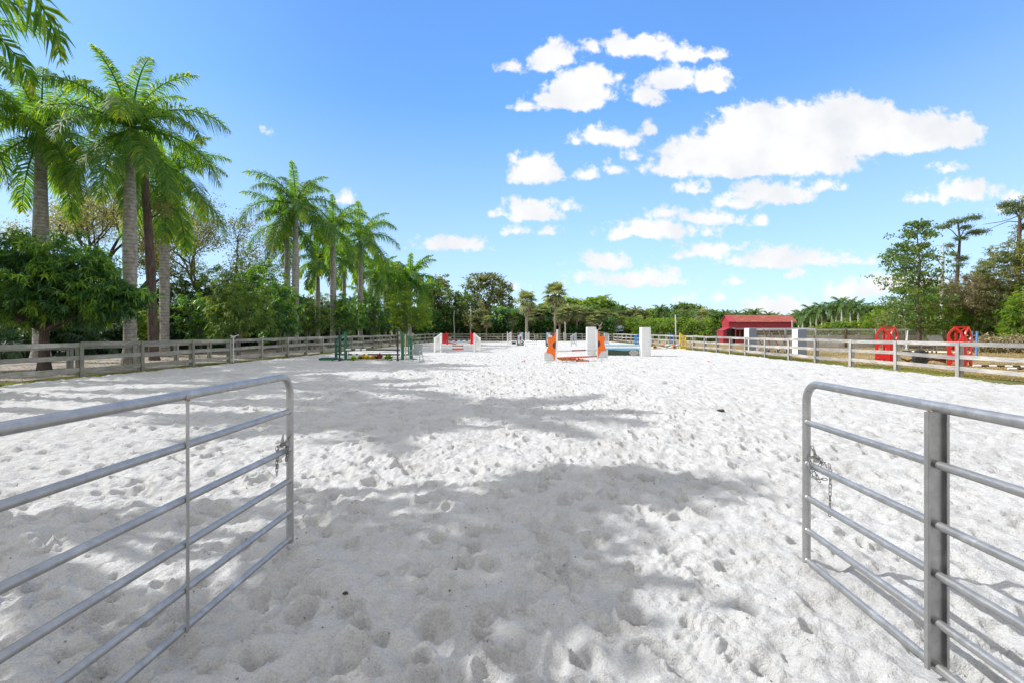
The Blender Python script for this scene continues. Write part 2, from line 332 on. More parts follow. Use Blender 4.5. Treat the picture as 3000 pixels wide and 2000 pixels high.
# ------------------------------------------------------------------ noise on numpy
_t = np.random.RandomState(7).rand(512, 512).astype(np.float32)
def vn(x, y, s=0):
    x = x+s*17.3; y = y+s*31.7
    xi = np.floor(x).astype(np.int64); yi = np.floor(y).astype(np.int64); fx = x-xi; fy = y-yi
    fx = fx*fx*(3-2*fx); fy = fy*fy*(3-2*fy); a = xi & 511; b = yi & 511; a1 = (xi+1) & 511; b1 = (yi+1) & 511
    return (_t[a, b]*(1-fx)+_t[a1, b]*fx)*(1-fy)+(_t[a, b1]*(1-fx)+_t[a1, b1]*fx)*fy-.5
def fbm(x, y, s=0, o=4):
    r = 0; a = 1
    for i in range(o): r = r+a*vn(x*2**i, y*2**i, s+i); a *= .5
    return r
# left edge of the arena (the fence line)
LF = [(-9, -16.9), (17.8, -15.9), (31.8, -14.75), (54, -13.6), (83, -12.5)]
def xl(y): return np.interp(y, [p[0] for p in LF], [p[1] for p in LF])
XR, YB, YF = 16.85, 83.0, -7.0
def axis(stops):      # stops: (start, end, spacing)
    out = []
    for a, b, s in stops: out.append(np.arange(a, b, s))
    return np.concatenate(out)
def grow_axis(a, b, s0, g):
    out = [a]; x = a
    while x < b: x += max(s0, g*abs(x)); out.append(x)
    return np.array(out)
xs = grow_axis(2.6, 17.6, .0155, .0056); xs = np.concatenate([-xs[::-1], np.arange(-2.59, 2.6, .0155), xs])
xs = xs[xs > -17.6]
ys = np.concatenate([np.arange(-7.4, 1.4, .16), grow_axis(1.4, 84, .0135, .0046)])
X, Y = np.meshgrid(xs, ys)
Hs = .045*fbm(X/1.6, Y/1.6, 1, 2)+np.interp(Y, [10, 35], [.055, .035])*fbm(X/.5, Y/.5, 3, 3)+np.interp(Y, [10, 30], [.056, .018])*fbm(X/.13, Y/.13, 9, 3)
rg = np.abs(vn(X/.42+.3*vn(X/.3, Y/.3, 5), Y/.42, 21)); Hs += .035*(rg-.12)
near = np.clip((14-Y)/8, 0, 1); Hs += near*.014*fbm(X/.05, Y/.05, 13, 2)
rs = np.random.RandomState(3)
def dent(cx, cy, rx, ry, ang, dep, crescent=False):
    rm = max(rx, ry)*2; i0, i1 = np.searchsorted(ys, [cy-rm, cy+rm]); j0, j1 = np.searchsorted(xs, [cx-rm, cx+rm])
    if i1 <= i0 or j1 <= j0: return
    xx = X[i0:i1, j0:j1]-cx; y2 = Y[i0:i1, j0:j1]-cy; c, s = math.cos(ang), math.sin(ang)
    a = (xx*c+y2*s)/rx; b = (-xx*s+y2*c)/ry; d = np.sqrt(a*a+b*b)+.22*vn(xx/.05+cx*9, y2/.05+cy*9, 2)
    z = -dep*np.exp(-d**4)+dep*.5*np.exp(-((d-1.28)/.26)**2)*(.6+.6*np.clip(b, -1, 1))
    if crescent: z = z+dep*.7*np.exp(-(((a)/.5)**2+((b+.25)/.6)**2)*1.6)
    Hs[i0:i1, j0:j1] += z
for y0, y1, den in ((1, 6, 30), (6, 14, 22), (14, 34, 10), (34, 60, 3)):
    n = int((y1-y0)*30*den)
    for _ in range(n):
        cy = rs.uniform(y0, y1); cx = rs.uniform(-17, 17)
        if abs(cx) > cy*1.12+1.5: continue
        k = rs.rand(); r = rs.choice([.028, .04, .055, .075], p=[.3, .3, .25, .15])*rs.uniform(.85, 1.15)*(1 if cy < 14 else 1.5)
        dent(cx, cy, r, r*rs.uniform(1, 1.5), rs.uniform(0, 3.14), rs.uniform(.5, 1.0)*r*(1 if cy < 14 else .8), k < .5)
for k in range(8):        # shoe prints through the gateway
    x0, y0 = .1+k*.07+(-.12 if k % 2 else .12), 2.45+k*.55
    dent(x0, y0, .055, .14, rs.uniform(-.25, .25), .035); dent(x0, y0-.13, .04, .05, 0, .03)
# tyre tread ribs bottom right
tr = ((X-1.15-.12*(Y-2.6))/.22); rib = np.exp(-tr**6)*np.exp(-((Y-2.95)/.75)**6)
ph = (Y*.85+np.abs(X-1.15-.12*(Y-2.6))*1.2); Hs += rib*.006*np.sign(np.sin(ph*85))*np.clip(1.2+2*vn(X/.3, Y/.3, 8), 0, 1)
Hs = Hs*np.where(Y > 40, .8, 1)
xe = np.minimum(X-(xl(Y)+.05), XR-.35-X)+.45*fbm(X/1.2, Y/1.2, 40, 3)
xe = np.minimum(xe, np.minimum(YB-.6-Y, Y-YF+.0)); Hs = Hs+.04-.3*np.clip(1-xe/.55, 0, 1)**2
ny, nx = X.shape; idx = np.arange(nx*ny).reshape(ny, nx)
Fq = np.stack([idx[:-1, :-1], idx[:-1, 1:], idx[1:, 1:], idx[1:, :-1]], -1).reshape(-1, 4)
def sand_h(x, y):
    i = min(np.searchsorted(ys, y), ny-1); j = min(np.searchsorted(xs, x), nx-1); return float(Hs[i, j])
def sandmat():
    m, t, p, o = newmat('white_arena_sand')
    col = ramp(t, noise(t, 1.1, 5, .6), [(.3, (.47, .465, .455)), (.5, (.53, .53, .525)), (.7, (.55, .55, .545))])
    col = mixc(t, 1, col, ramp(t, noise(t, 75, 5, .75), [(.34, (.78, .78, .78)), (.5, (1, 1, 1)), (.64, (1.08, 1.08, 1.08))]), 'MULTIPLY')
    col = mixc(t, ramp(t, noise(t, 38, 3, .6), [(.665, (0, 0, 0)), (.72, (.65, .65, .65))]), col, (.3, .25, .2))
    col = mixc(t, ramp(t, noise(t, 3.1, 6, .7), [(.68, (0, 0, 0)), (.76, (.5, .5, .5))]), col, (.42, .34, .26))
    t.links.new(col, p.inputs['Base Color']); p.inputs['Roughness'].default_value = .95; p.inputs['Specular IOR Level'].default_value = .15
    a = noise(t, 130, 4, .7); b = noise(t, 28, 4, .65)
    ad = t.nodes.new('ShaderNodeMath'); ad.operation = 'MULTIPLY_ADD'; t.links.new(a, ad.inputs[0]); ad.inputs[1].default_value = .35; t.links.new(b, ad.inputs[2])
    bump(t, p, ad.outputs[0], .028, .9); return m
me = mesh_np('sand', np.stack([X, Y, Hs], -1).reshape(-1, 3), Fq, True)
tag(link('sand', me, sandmat()), kind='structure')
# clods of sand and droppings crumbs
def clods(name, n, reg, smin, smax, mat):
    r = np.random.RandomState(11); base = np.array([(1,0,0),(-1,0,0),(0,1,0),(0,-1,0),(0,0,1),(0,0,-1)], float)
    tri = np.array([(0,2,4),(2,1,4),(1,3,4),(3,0,4),(2,0,5),(1,2,5),(3,1,5),(0,3,5)]); V = []; F = []
    for i in range(n):
        y = r.uniform(reg[0]**.5, reg[1]**.5)**2; x = r.uniform(-1, 1)*min(y*1.1+.3, 15); s = r.uniform(smin, smax)*(1+y/16)
        F.append(tri+len(V)*6); V.append(base*s*r.uniform(.5, 1.1, (6, 3))+np.array((x, y, sand_h(x, y)+s*.3)))
    return link(name, mesh_np(name, np.concatenate(V), np.concatenate(F)), mat)
tag(clods('sand_clods', 1500, (2.2, 60), .003, .009, paint('damp_sand_clod', (.24, .22, .2), .95, .5, 40)), 'small dark crumbs and clods scattered over the white sand', 'clods', kind='stuff')
# ------------------------------------------------------------------ surrounding ground
gx = np.concatenate([np.array([-700, -400, -200, -110, -70]), np.arange(-50, 60, .6), np.array([70, 100, 170, 300, 500, 700])])
gy = np.concatenate([np.array([-300, -120, -50, -20]), np.arange(-12, 100, .7), np.array([110, 140, 200, 350, 700, 1100])])
GX, GY = np.meshgrid(gx, gy)
ins = np.minimum(np.minimum(GX-xl(GY), XR-GX), np.minimum(YB-GY, GY-YF))
GZ = -.01+.05*fbm(GX/3, GY/3, 50, 3)*(np.abs(GX) < 60)-.35*np.clip((ins-.35)/1.0, 0, 1)
gn = len(gx); gi = np.arange(GX.size).reshape(GX.shape)
FQ = np.stack([gi[:-1, :-1], gi[:-1, 1:], gi[1:, 1:], gi[1:, :-1]], -1).reshape(-1, 4)
cxm = (GX[:-1, :-1]+GX[1:, 1:])/2; cym = (GY[:-1, :-1]+GY[1:, 1:])/2; cxm = cxm.ravel(); cym = cym.ravel()
VG = np.stack([GX, GY, GZ], -1).reshape(-1, 3)
def part_mesh(name, mask, mat):
    F = FQ[mask]; uq, inv = np.unique(F, return_inverse=True)
    tag(link(name, mesh_np(name, VG[uq], inv.reshape(F.shape), True), mat), kind='structure')
def groundmat(name, stops, sc=1.2, fine=((.75, .75, .75), (1.15, 1.15, 1.15)), st=None):
    m, t, p, o = newmat(name); col = ramp(t, noise(t, sc, 6, .65, stretch=st), stops)
    col = mixc(t, 1, col, ramp(t, noise(t, 22, 5, .7), [(.35, fine[0]), (.65, fine[1])]), 'MULTIPLY')
    t.links.new(col, p.inputs['Base Color']); p.inputs['Roughness'].default_value = 1; p.inputs['Specular IOR Level'].default_value = .1
    bump(t, p, noise(t, 30, 5, .7), .04, .8); return m
left = (cxm < xl(cym)-.9) & (cym < 84) & (cxm > -34) & (cym > -20)
right = (cxm > XR+.6) & (cym < 100) & (cxm < 70) & (cym > -20)
part_mesh('dirt_path', left, groundmat('leaf_strewn_dirt', [(.35, (.2, .165, .14)), (.5, (.36, .32, .29)), (.64, (.47, .43, .4)), (.78, (.2, .2, .08))], .7))
part_mesh('paddock', right, groundmat('dry_paddock_grass', [(.3, (.17, .16, .06)), (.46, (.29, .22, .11)), (.62, (.4, .29, .17)), (.8, (.22, .19, .07))], .25, st=(.6, 1.6, 1)))
part_mesh('ground', ~(left | right), groundmat('rough_grass_ground', [(.35, (.1, .12, .04)), (.6, (.2, .2, .08)), (.75, (.28, .25, .12))], .5))
def blades(name, P, hmin, hmax, w, mat, seed=0):
    r = np.random.RandomState(seed); n = len(P); a = r.uniform(0, 6.28, n); h = r.uniform(hmin, hmax, n)
    d = np.stack([np.cos(a), np.sin(a), np.zeros(n)], -1)*w*(.6+.8*r.rand(n, 1)); lean = np.stack([r.normal(0, .45, n)*h, r.normal(0, .45, n)*h, h], -1)
    V = np.stack([P-d, P+d, P+lean], 1).reshape(-1, 3); tn = np.repeat(np.clip(r.normal(.5, .25, n)+.6*vn(P[:, 0]/1.5, P[:, 1]/1.5, 3), 0, 1), 3)
    return mesh_np(name, V, np.arange(3*n).reshape(n, 3), False, tn)
def strip(n, f, y0, y1, w0, w1, seed):
    r = np.random.RandomState(seed); y = y0+(y1-y0)*r.rand(n)**1.6; o = r.uniform(w0, w1, n); x = f(y)+o
    x = x+.35*fbm(x/1.1, y/1.1, 7, 2)
    return np.stack([x, y, np.full(n, -.02)+.03*vn(x/1.5, y/1.5, 50)], -1)
P1 = strip(42000, xl, 13, 80, -.75, .3, 1)
tag(link('grass', blades('grass', P1, .03, .1, .016, M['grass'], 1), M['grass']), 'sunlit green grass strip along the foot of the left arena fence', 'grass', kind='stuff')
P2 = strip(42000, lambda y: XR+0*y, 13, 82, -.42, 1.1, 2)
tag(link('grass', blades('grass', P2, .03, .1, .016, M['grass'], 2), M['grass']), 'short weedy grass strip along the foot of the right arena fence', 'grass', kind='stuff')
r_ = np.random.RandomState(5); n_ = 60000; py_ = 14+52*r_.rand(n_)**1.2; px_ = 17.2+r_.rand(n_)*(py_*1.1-15)
P3 = np.stack([px_, py_, np.full(n_, -.01)], -1)
M['drygrass'] = leafmat('dry_grass_blade', [(.16, .15, .05), (.3, .23, .11), (.4, .3, .17)], .3, (1.4, 1.3, .8), .8)
tag(link('grass', blades('grass', P3, .03, .08, .03, M['drygrass'], 3), M['drygrass']), 'dry brown grass covering the paddock beyond the right fence', 'grass', kind='stuff')
# fallen leaves on the left path
n_ = 5000; py_ = 16+50*r_.rand(n_); px_ = xl(py_)-.8-r_.rand(n_)*9
P4 = np.stack([px_, py_, np.full(n_, .01)], -1)
tag(link('leaf_litter', blades('leaf_litter', P4, .01, .04, .05, M['vine'], 4), M['vine']), 'fallen dry leaves strewn over the shaded path on the left', 'leaves', kind='stuff')
# ------------------------------------------------------------------ leaves
def leaf_cloud(P, size, seed, tint, up=.5, droop=.3, wid=.36, out=None):
    r = np.random.RandomState(seed); n = len(P)
    nn = r.normal(0, 1, (n, 3)); nn[:, 2] = np.abs(nn[:, 2])+up
    if out is not None: nn += out*.9
    nn /= np.linalg.norm(nn, axis=1)[:, None]; t = np.cross(nn, r.normal(0, 1, (n, 3))); t[:, 2] -= droop; t /= np.linalg.norm(t, axis=1)[:, None]
    b = np.cross(nn, t); s = size*r.uniform(.6, 1.3, (n, 1)); fold = nn*s*.1
    V = np.stack([P, P+t*s*.5+b*s*wid-fold*0, P+t*s-nn*s*.12, P+t*s*.5-b*s*wid+fold], 1).reshape(-1, 3)
    return V, np.repeat(tint, 4)
def whorl_cloud(blobs, per, size, seed, rad, shell, wid=.16, k=6):
    # sprays of long drooping leaves radiating from twig ends
    P, T, O = clump_points(blobs, max(1, per//k), seed, rad, shell); r = np.random.RandomState(seed+5); n = len(P)
    a = (np.arange(k)[None, :]*6.283/k+r.uniform(0, 6.28, (n, 1))+r.normal(0, .25, (n, k))); e = r.normal(-.3, .6, (n, k)); O2 = np.repeat(O[:, None, :], k, 1)*.45
    t = np.stack([np.cos(a)*np.cos(e), np.sin(a)*np.cos(e), np.sin(e)], -1)+O2; t = (t/np.linalg.norm(t, axis=-1, keepdims=True)).reshape(-1, 3)
    nn = np.cross(t, np.array([0, 0, 1.0])); nn /= np.linalg.norm(nn, axis=1)[:, None]+1e-6; b = nn; up = np.cross(nn, t); s = size*r.uniform(.5, 1.3, (n*k, 1)); C = np.repeat(P, k, 0)
    g = np.array([0, 0, -1.0]); roll = r.normal(0, .5, (n*k, 1)); b = b*np.cos(roll)+up*np.sin(roll)
    V = np.stack([C, C+t*s*.45+b*s*wid, C+t*s+g*s*.3, C+t*s*.45-b*s*wid], 1).reshape(-1, 3)
    tt = np.clip(np.repeat(T, k)+r.normal(0, .08, n*k), 0, 1); return V, np.repeat(tt, 4)
def clump_points(blobs, per, seed, rad=.35, shell=.6):
    # blobs: (cx,cy,cz,rx,ry,rz,number of clumps)
    r = np.random.RandomState(seed); Ps, Ts, Os = [], [], []
    for cx, cy, cz, rx, ry, rz, k in blobs:
        d = r.normal(0, 1, (k, 3)); d /= np.linalg.norm(d, axis=1)[:, None]
        q = d*(r.uniform(shell**3, 1.06**3, (k, 1))**(1/3)); q *= (1+.22*np.sin(d[:, :1]*5+seed)*np.cos(d[:, 1:2]*4+seed*2))
        c = np.array([cx, cy, cz])+q*np.array([rx, ry, rz]); tn = r.rand(k)
        rr = rad*r.uniform(.55, 1.35, (k, 1, 1)); off = r.normal(0, .5, (k, per, 3))*rr*np.array([1, 1, .55])
        Ps.append((c[:, None, :]+off).reshape(-1, 3)); Os.append(np.repeat(d, per, 0))
        Ts.append(np.clip(np.repeat(tn*.75, per)+r.normal(.1, .16, k*per), 0, 1))
    return np.concatenate(Ps), np.concatenate(Ts), np.concatenate(Os)
def crown_mesh(name, blobs, per, size, seed, rad=.35, shell=.6, **k):
    if k.pop('whorl', False): V, t = whorl_cloud(blobs, per, size, seed, rad, shell, k.get('wid', .16))
    else:
        P, T, O = clump_points(blobs, per, seed, rad, shell); V, t = leaf_cloud(P, size, seed+1, T, out=O, **k)
    return mesh_np(name, V, np.arange(len(V)).reshape(-1, 4), False, t)
def branches(rng, base, tips, r0, seg=6, mb=None, wig=.12):
    mb = mb or MB(); base = Vector(base)
    for t in tips:
        t = Vector(t); d = t-base; ln = d.length; pts = [base]
        for i in range(1, 6):
            f = i/5; p = base.lerp(t, f)+Vector((rng.uniform(-1, 1), rng.uniform(-1, 1), rng.uniform(-.3, 1)*(1-f)))*wig*ln*(.5 if i < 5 else 0); pts.append(p)
        mb.tube(pts, [r0*(1-.82*i/5) for i in range(6)], seg)
    return mb
def broadleaf(name, label, cat, x, y, h0, blobs, per, size, mat, seed, tr=.18, bark='bark', group=None, rad=.35, shell=.6, lean=(0, 0), z=0, **k):
    """blobs relative to the foot; trunk up to h0 then limbs to blob centres"""
    rng = random.Random(seed); t = thing(name, label, cat, (x, y, z), 0, group); mb = MB()
    top = Vector((lean[0], lean[1], h0)); mb.tube([(0, 0, -.2), (0, 0, .05), (lean[0]*.2, lean[1]*.2, h0*.35), (lean[0]*.7, lean[1]*.7, h0*.75), top], [tr*1.8, tr*1.35, tr, tr*.9, tr*.8], 10)
    tips = []
    for b in blobs:
        for _ in range(3): tips.append((b[0]+rng.uniform(-.6, .6)*b[3], b[1]+rng.uniform(-.6, .6)*b[4], b[2]+rng.uniform(-.3, .6)*b[5]))
    branches(rng, top, tips, tr*.5, 6, mb); mb.build('trunk', M[bark], t)
    link('crown', crown_mesh('crown', blobs, per, size, seed, rad, shell, **k), M[mat], t); return t
# recursive open-crowned tree
def open_tree(name, label, cat, x, y, H, seed, mat, bark, tr=.3, spread=.6, depth=4, leaves=30, lsize=.12, lrad=.5, fork=.35, lean=0, group=None, upf=.25, per=3, flat=.5, l0=None, z=0):
    rng = random.Random(seed); t = thing(name, label, cat, (x, y, z), 0, group); mb = MB(); tips = []
    def rec(p, d, ln, r, k):
        pts = [p]; rad = [r]; q = p.copy(); dd = d.copy(); n = 4
        for i in range(n):
            dd = (dd+Vector((rng.gauss(0, .16), rng.gauss(0, .16), rng.gauss(upf*.25, .08)))).normalized(); q = q+dd*ln/n; pts.append(q.copy()); rad.append(r*(1-.4*(i+1)/n))
        mb.tube(pts, rad, 8 if k > 2 else 5, cap=False)
        if k <= 2: tips.extend([pts[2], pts[3], pts[4]])
        if k == 0: return
        m = per+(1 if rng.random() < .35 else 0); a0 = rng.uniform(0, 6.28)
        for i in range(m):
            a = a0+6.283*i/m+rng.gauss(0, .3); s = spread*rng.uniform(.7, 1.25); x_ = dd.orthogonal().normalized(); y_ = dd.cross(x_)
            nd_ = (dd*math.cos(s)+(x_*math.cos(a)+y_*math.sin(a))*math.sin(s)+Vector((0, 0, upf))).normalized()
            rec(q if i < 2 else pts[3], nd_, ln*rng.uniform(.62, .85), r*.55, k-1)
    rec(Vector((0, 0, -.1)), Vector((lean, 0, 1)).normalized(), l0 or H*fork, tr, depth)
    mb.build('trunk', M[bark], t)
    r = np.random.RandomState(seed); T = np.array([tuple(p) for p in tips]); k = max(1, leaves)
    C = np.repeat(T, k, 0); P = C+r.normal(0, lrad*.5, C.shape)*np.array([1, 1, flat]); tn = np.clip(np.repeat(r.rand(len(T))*.7, k)+r.normal(.15, .15, len(P)), 0, 1)
    V, a = leaf_cloud(P, lsize, seed+1, tn); link('crown', mesh_np('crown', V, np.arange(len(V)).reshape(-1, 4), False, a), M[mat], t)
    return t
def layered_tree(label, x, y, H, z0, wid_, seed, mat, bark, tr, nb=34, per=26, lsize=.24, lean=0, cat='tree', name='leafy_tree', bend=()):
    rng = random.Random(seed); t = thing(name, label, cat, (x, y, 0)); mb = MB(); n = 9
    tp = [Vector((lean*(i/n)**2+.1*math.sin(i*1.3+seed), .08*math.cos(i*1.7), H*i/n)) for i in range(n+1)]; tp[0] = Vector((0, 0, -.1)); mb.tube(tp, [tr*(1.25 if i == 0 else 1)*(1-.85*i/n) for i in range(n+1)], 9)
    P = []; T = []
    for i in range(nb):
        f = (i+.5)/nb; z = z0+(H-z0)*f; q = z/H*n; k = min(n-1, int(q)); b = tp[k].lerp(tp[k+1], q-k); a = i*2.4+rng.gauss(0, .4); prof = math.sin(math.pi*min(1, .22+.75*f))**.7
        L_ = wid_*prof*rng.uniform(.55, 1.15); e = b+Vector((math.cos(a)*L_, math.sin(a)*L_, L_*rng.uniform(.15, .6))); mid = b.lerp(e, .5)+Vector((0, 0, -.06*L_)); mb.tube([b, mid, e], [tr*.28*(1-.6*f), tr*.16, .012], 5, cap=False)
        for j in range(4):
            g = .4+.2*j; c = (b.lerp(mid, g*2) if g < .5 else mid.lerp(e, g*2-1)); c = c+Vector((rng.gauss(0, .12), rng.gauss(0, .12), rng.gauss(0, .1)))*L_*.8; P.append(tuple(c)); T.append(rng.random())
    r = np.random.RandomState(seed); C = np.repeat(np.array(P), per, 0); C = C+r.normal(0, .2, C.shape)*wid_*.45*np.array([1, 1, .45]); tn = np.clip(np.repeat(np.array(T)*.7, per)+r.normal(.15, .15, len(C)), 0, 1)
    mb.build('trunk', M[bark], t); V, a = leaf_cloud(C, lsize, seed+1, tn, droop=.8); link('crown', mesh_np('crown', V, np.arange(len(V)).reshape(-1, 4), False, a), M[mat], t); return t
# ------------------------------------------------------------------ royal palms
def frond_mesh(elev, length, nl, seed, droop=1.0, llen=.72, wid=.026, hang=.75):
    """arching feather frond in the XZ plane, leaflets plumose and hanging"""
    r = np.random.RandomState(seed); V = []; F = []; T = []; n = 22; p = np.zeros(3); a = math.radians(elev); pts = [p.copy()]; dirs = []
    for i in range(n):
        f = i/n; aa = a-droop*(f**1.35)*1.5; d = np.array([math.cos(aa), 0, math.sin(aa)]); p = p+d*length/n; pts.append(p.copy()); dirs.append(d)
    dirs.append(dirs[-1]); pts = np.array(pts); dirs = np.array(dirs)
    for i in range(n+1):                       # rachis: a narrow three-sided rod
        w = .055*(1-i/n)+.008
        for k in range(3):
            c = 2*math.pi*k/3; nrm = np.array([-dirs[i][2], 0, dirs[i][0]]); V.append(pts[i]+np.array([0, 1, 0])*w*math.cos(c)+nrm*w*math.sin(c)); T.append(.55)
    for i in range(n):
        for k in range(3): F.append((i*3+k, i*3+(k+1) % 3, (i+1)*3+(k+1) % 3, (i+1)*3+k))
    fs = np.linspace(.1, .995, nl)
    for side in (-1, 1):
        for f0 in fs:
            f = min(.999, max(.08, f0+r.normal(0, .004))); q = f*n; i = int(q); c = pts[i]*(1-(q-i))+pts[i+1]*(q-i); d = dirs[i]; nrm = np.array([-d[2], 0, d[0]])
            pl = r.uniform(-.55, .75); sw = .35+.75*f; L_ = llen*(math.sin(math.pi*min(1, .18+.78*f))**.6)*r.uniform(.85, 1.12)*(1 if f < .9 else .75)
            o = np.array([0, side, 0])*math.cos(pl)*math.cos(sw*.6)+nrm*math.sin(pl)+d*math.sin(sw*.75); o /= np.linalg.norm(o)
            g = np.array([0, 0, -1.0]); m1 = c+o*L_*.45+g*L_*.06*hang; e = c+o*L_*.78+g*L_*.42*hang*r.uniform(.6, 1.4)
            wv = np.cross(o, nrm); wv /= max(1e-6, np.linalg.norm(wv)); w = wid*r.uniform(.8, 1.2)
            b = len(V); V += [c-wv*w*.6, c+wv*w*.6, m1+wv*w, m1-wv*w, e+wv*w*.12, e-wv*w*.12]; F += [(b, b+1, b+2, b+3), (b+3, b+2, b+4, b+5)]
            tt = r.normal(.4, .22)+(.25 if f > .85 else 0); T += [tt]*6
    return np.array(V), np.array(F), np.clip(np.array(T), 0, 1)
ELEV = [72, 62, 45, 28, 8, -14, -38]
def rotz(V, a):
    c, s = math.cos(a), math.sin(a); return V@np.array([[c, s, 0], [-s, c, 0], [0, 0, 1.0]])
FR = {}
def fronds(quality):
    if quality not in FR:
        FR[quality] = []
        nl, w = {'near': (118, .023), 'mid': (50, .058), 'far': (24, .13)}[quality]
        for j, e in enumerate(ELEV):
            FR[quality].append(frond_mesh(e, 4.1 if e < 70 else 3.5, nl, 50+j, droop=(.8, .95, 1.15, 1.2, 1.1, .9, .6)[j], wid=w, llen=.95 if e < 70 else .72, hang=1.05))
    return FR[quality]
FRM = {}
def palm_plan(seed, n):
    r = random.Random(seed); out = []
    for i in range(n):
        f = i/(n-1); e = min(6, int(f*6.99)); a = i*2.399963+r.uniform(-.25, .25); out.append((e, a, r.uniform(.86, 1.1), .0))
    return out
def palm_trunk(H, r, seed, lean=0):
    mb = MB(); n = 14; rg = random.Random(seed); b = rg.uniform(.35, .6)
    pts = []; rad = []
    for i in range(n+1):
        f = i/n; z = f*H; pts.append((lean*f*f, 0, z)); k = 1+.55*math.exp(-z/.35)+.13*math.exp(-((f-b)/.22)**2); rad.append(r*k*(1-.28*max(0, (f-.6)/.4)))
    mb.tube(pts, rad, 16); return mb
def royal(label, x, y, H, seed, n=16, r=.26, scale=1, quality='near', group=None, lean=0, shaft=1.25, spear=True, z=0, bark='palmtrunk', mat=None):
    t = thing('royal_palm', label, 'palm tree', (x, y, z), 0, group); palm_trunk(H, r, seed, lean).build('trunk', M[bark], t)
    mb = MB(); zs = [0, .15, .5, .9, 1.0]; mb.tube([(lean, 0, H+shaft*q) for q in zs], [r*.74, r*.82, r*.68, r*.45, r*.3], 12)
    if spear: mb.tube([(lean, 0, H+shaft), (lean+.03, 0, H+shaft+1.9*scale)], [.045, .012], 6)
    mb.build('crownshaft', M['shaft'], t)
    Z = H+shaft*.96
    if quality == 'near':
        for j, (V, F, T) in enumerate(fronds('near')):
            if j not in FRM: me = mesh_np('frond', V, F, False, T); me.materials.append(M['palm']); FRM[j] = me
        for e, a, s, _ in palm_plan(seed, n):
            o = link('frond', FRM[e], None, t, (lean, 0, Z-(.1 if e > 4 else 0)), (0, 0, a)); o.scale = (s*scale,)*3
    else:
        link('crown', palm_crown(quality, seed, n, scale), M[mat or ('palmfar' if quality == 'far' else 'palm')], t, (lean, 0, Z))
    return t
def palm_crown(quality, seed, n, scale):
    Vs, Fs, Ts = [], [], []; b = 0
    for e, a, s, _ in palm_plan(seed, n):
        V, F, T = fronds(quality)[e]; Vs.append(rotz(V*s*scale, a)); Fs.append(F+b); Ts.append(T); b += len(V)
    return mesh_np('crown', np.concatenate(Vs), np.concatenate(Fs), False, np.concatenate(Ts))
# ------------------------------------------------------------------ fan palms
def fan_crown(seed, n, R_=1.0, blades_=15, dead=False):
    r = np.random.RandomState(seed); V = []; F = []; T = []
    for i in range(n):
        a = i*2.4+r.normal(0, .2); e = math.radians((-78+r.uniform(0, 35)) if dead else (80-135*(i/n)+r.normal(0, 8))); pl = R_*r.uniform(.45, .85)
        d = np.array([math.cos(a)*math.cos(e), math.sin(a)*math.cos(e), math.sin(e)]); side = np.array([-math.sin(a), math.cos(a), 0]); up = np.cross(d, side)
        if up[2] < 0: up = -up
        c = d*pl; w = .02*R_; b = len(V); V += [-side*w, side*w, c+side*w, c-side*w]; F.append((b, b+1, b+2, b+3)); T += [.6]*4; tt = r.rand()*.7
        for k in range(blades_):
            th = math.radians(-118+236*k/(blades_-1)); dd = d*math.cos(th)+side*math.sin(th); L_ = R_*r.uniform(.75, 1.0)*(1-.25*abs(th)/2.1)
            fold = up*.14*L_*abs(math.sin(th)); m1 = c+dd*L_*.55+fold; e1 = c+dd*L_+fold+np.array([0, 0, -.32*L_*(1 if not dead else .7)]); wv = np.cross(dd, up); wv /= np.linalg.norm(wv); w = .055*R_
            b = len(V); V += [c-wv*w*.3, c+wv*w*.3, m1+wv*w, m1-wv*w, e1+wv*w*.15, e1-wv*w*.15]; F += [(b, b+1, b+2, b+3), (b+3, b+2, b+4, b+5)]; T += [np.clip(tt+r.normal(0, .12), 0, 1)]*6
    return mesh_np('crown', np.array(V), np.array(F), False, np.array(T))
def sabal(label, x, y, H, seed, R_=1.1, tr=.17, n=34, dead=16, bark='barktan', group=None):
    t = thing('cabbage_palm', label, 'palm tree', (x, y, 0), 0, group); mb = MB()
    mb.tube([(0, 0, -.1), (0, 0, .2), (0, 0, H*.5), (0, 0, H)], [tr*1.4, tr, tr*.9, tr*1.1], 10); mb.build('trunk', M[bark], t)
    link('crown', fan_crown(seed, n, R_), M['sabal'], t, (0, 0, H))
    if dead: link('dead_skirt', fan_crown(seed+9, dead, R_*.9, 9, True), M['deadfan'], t, (0, 0, H-.05))
    return t
# ================================================================== left row, near to far
royal('tall royal palm nearest the camera, rising behind the bushy dark tree at the left edge', -26.3, 27, 11.6, 11, 23, .34, 1.25)
royal('royal palm with the full pale trunk standing right of the bushy dark tree', at(381, 25.5).x, 25.5, 11.2, 23, 24, .29, 1.25)
royal('royal palm with slimmer pale trunk just right of the brown pine trunk', at(482, 33).x, 33, 10.8, 5, 20, .27, 1.25)
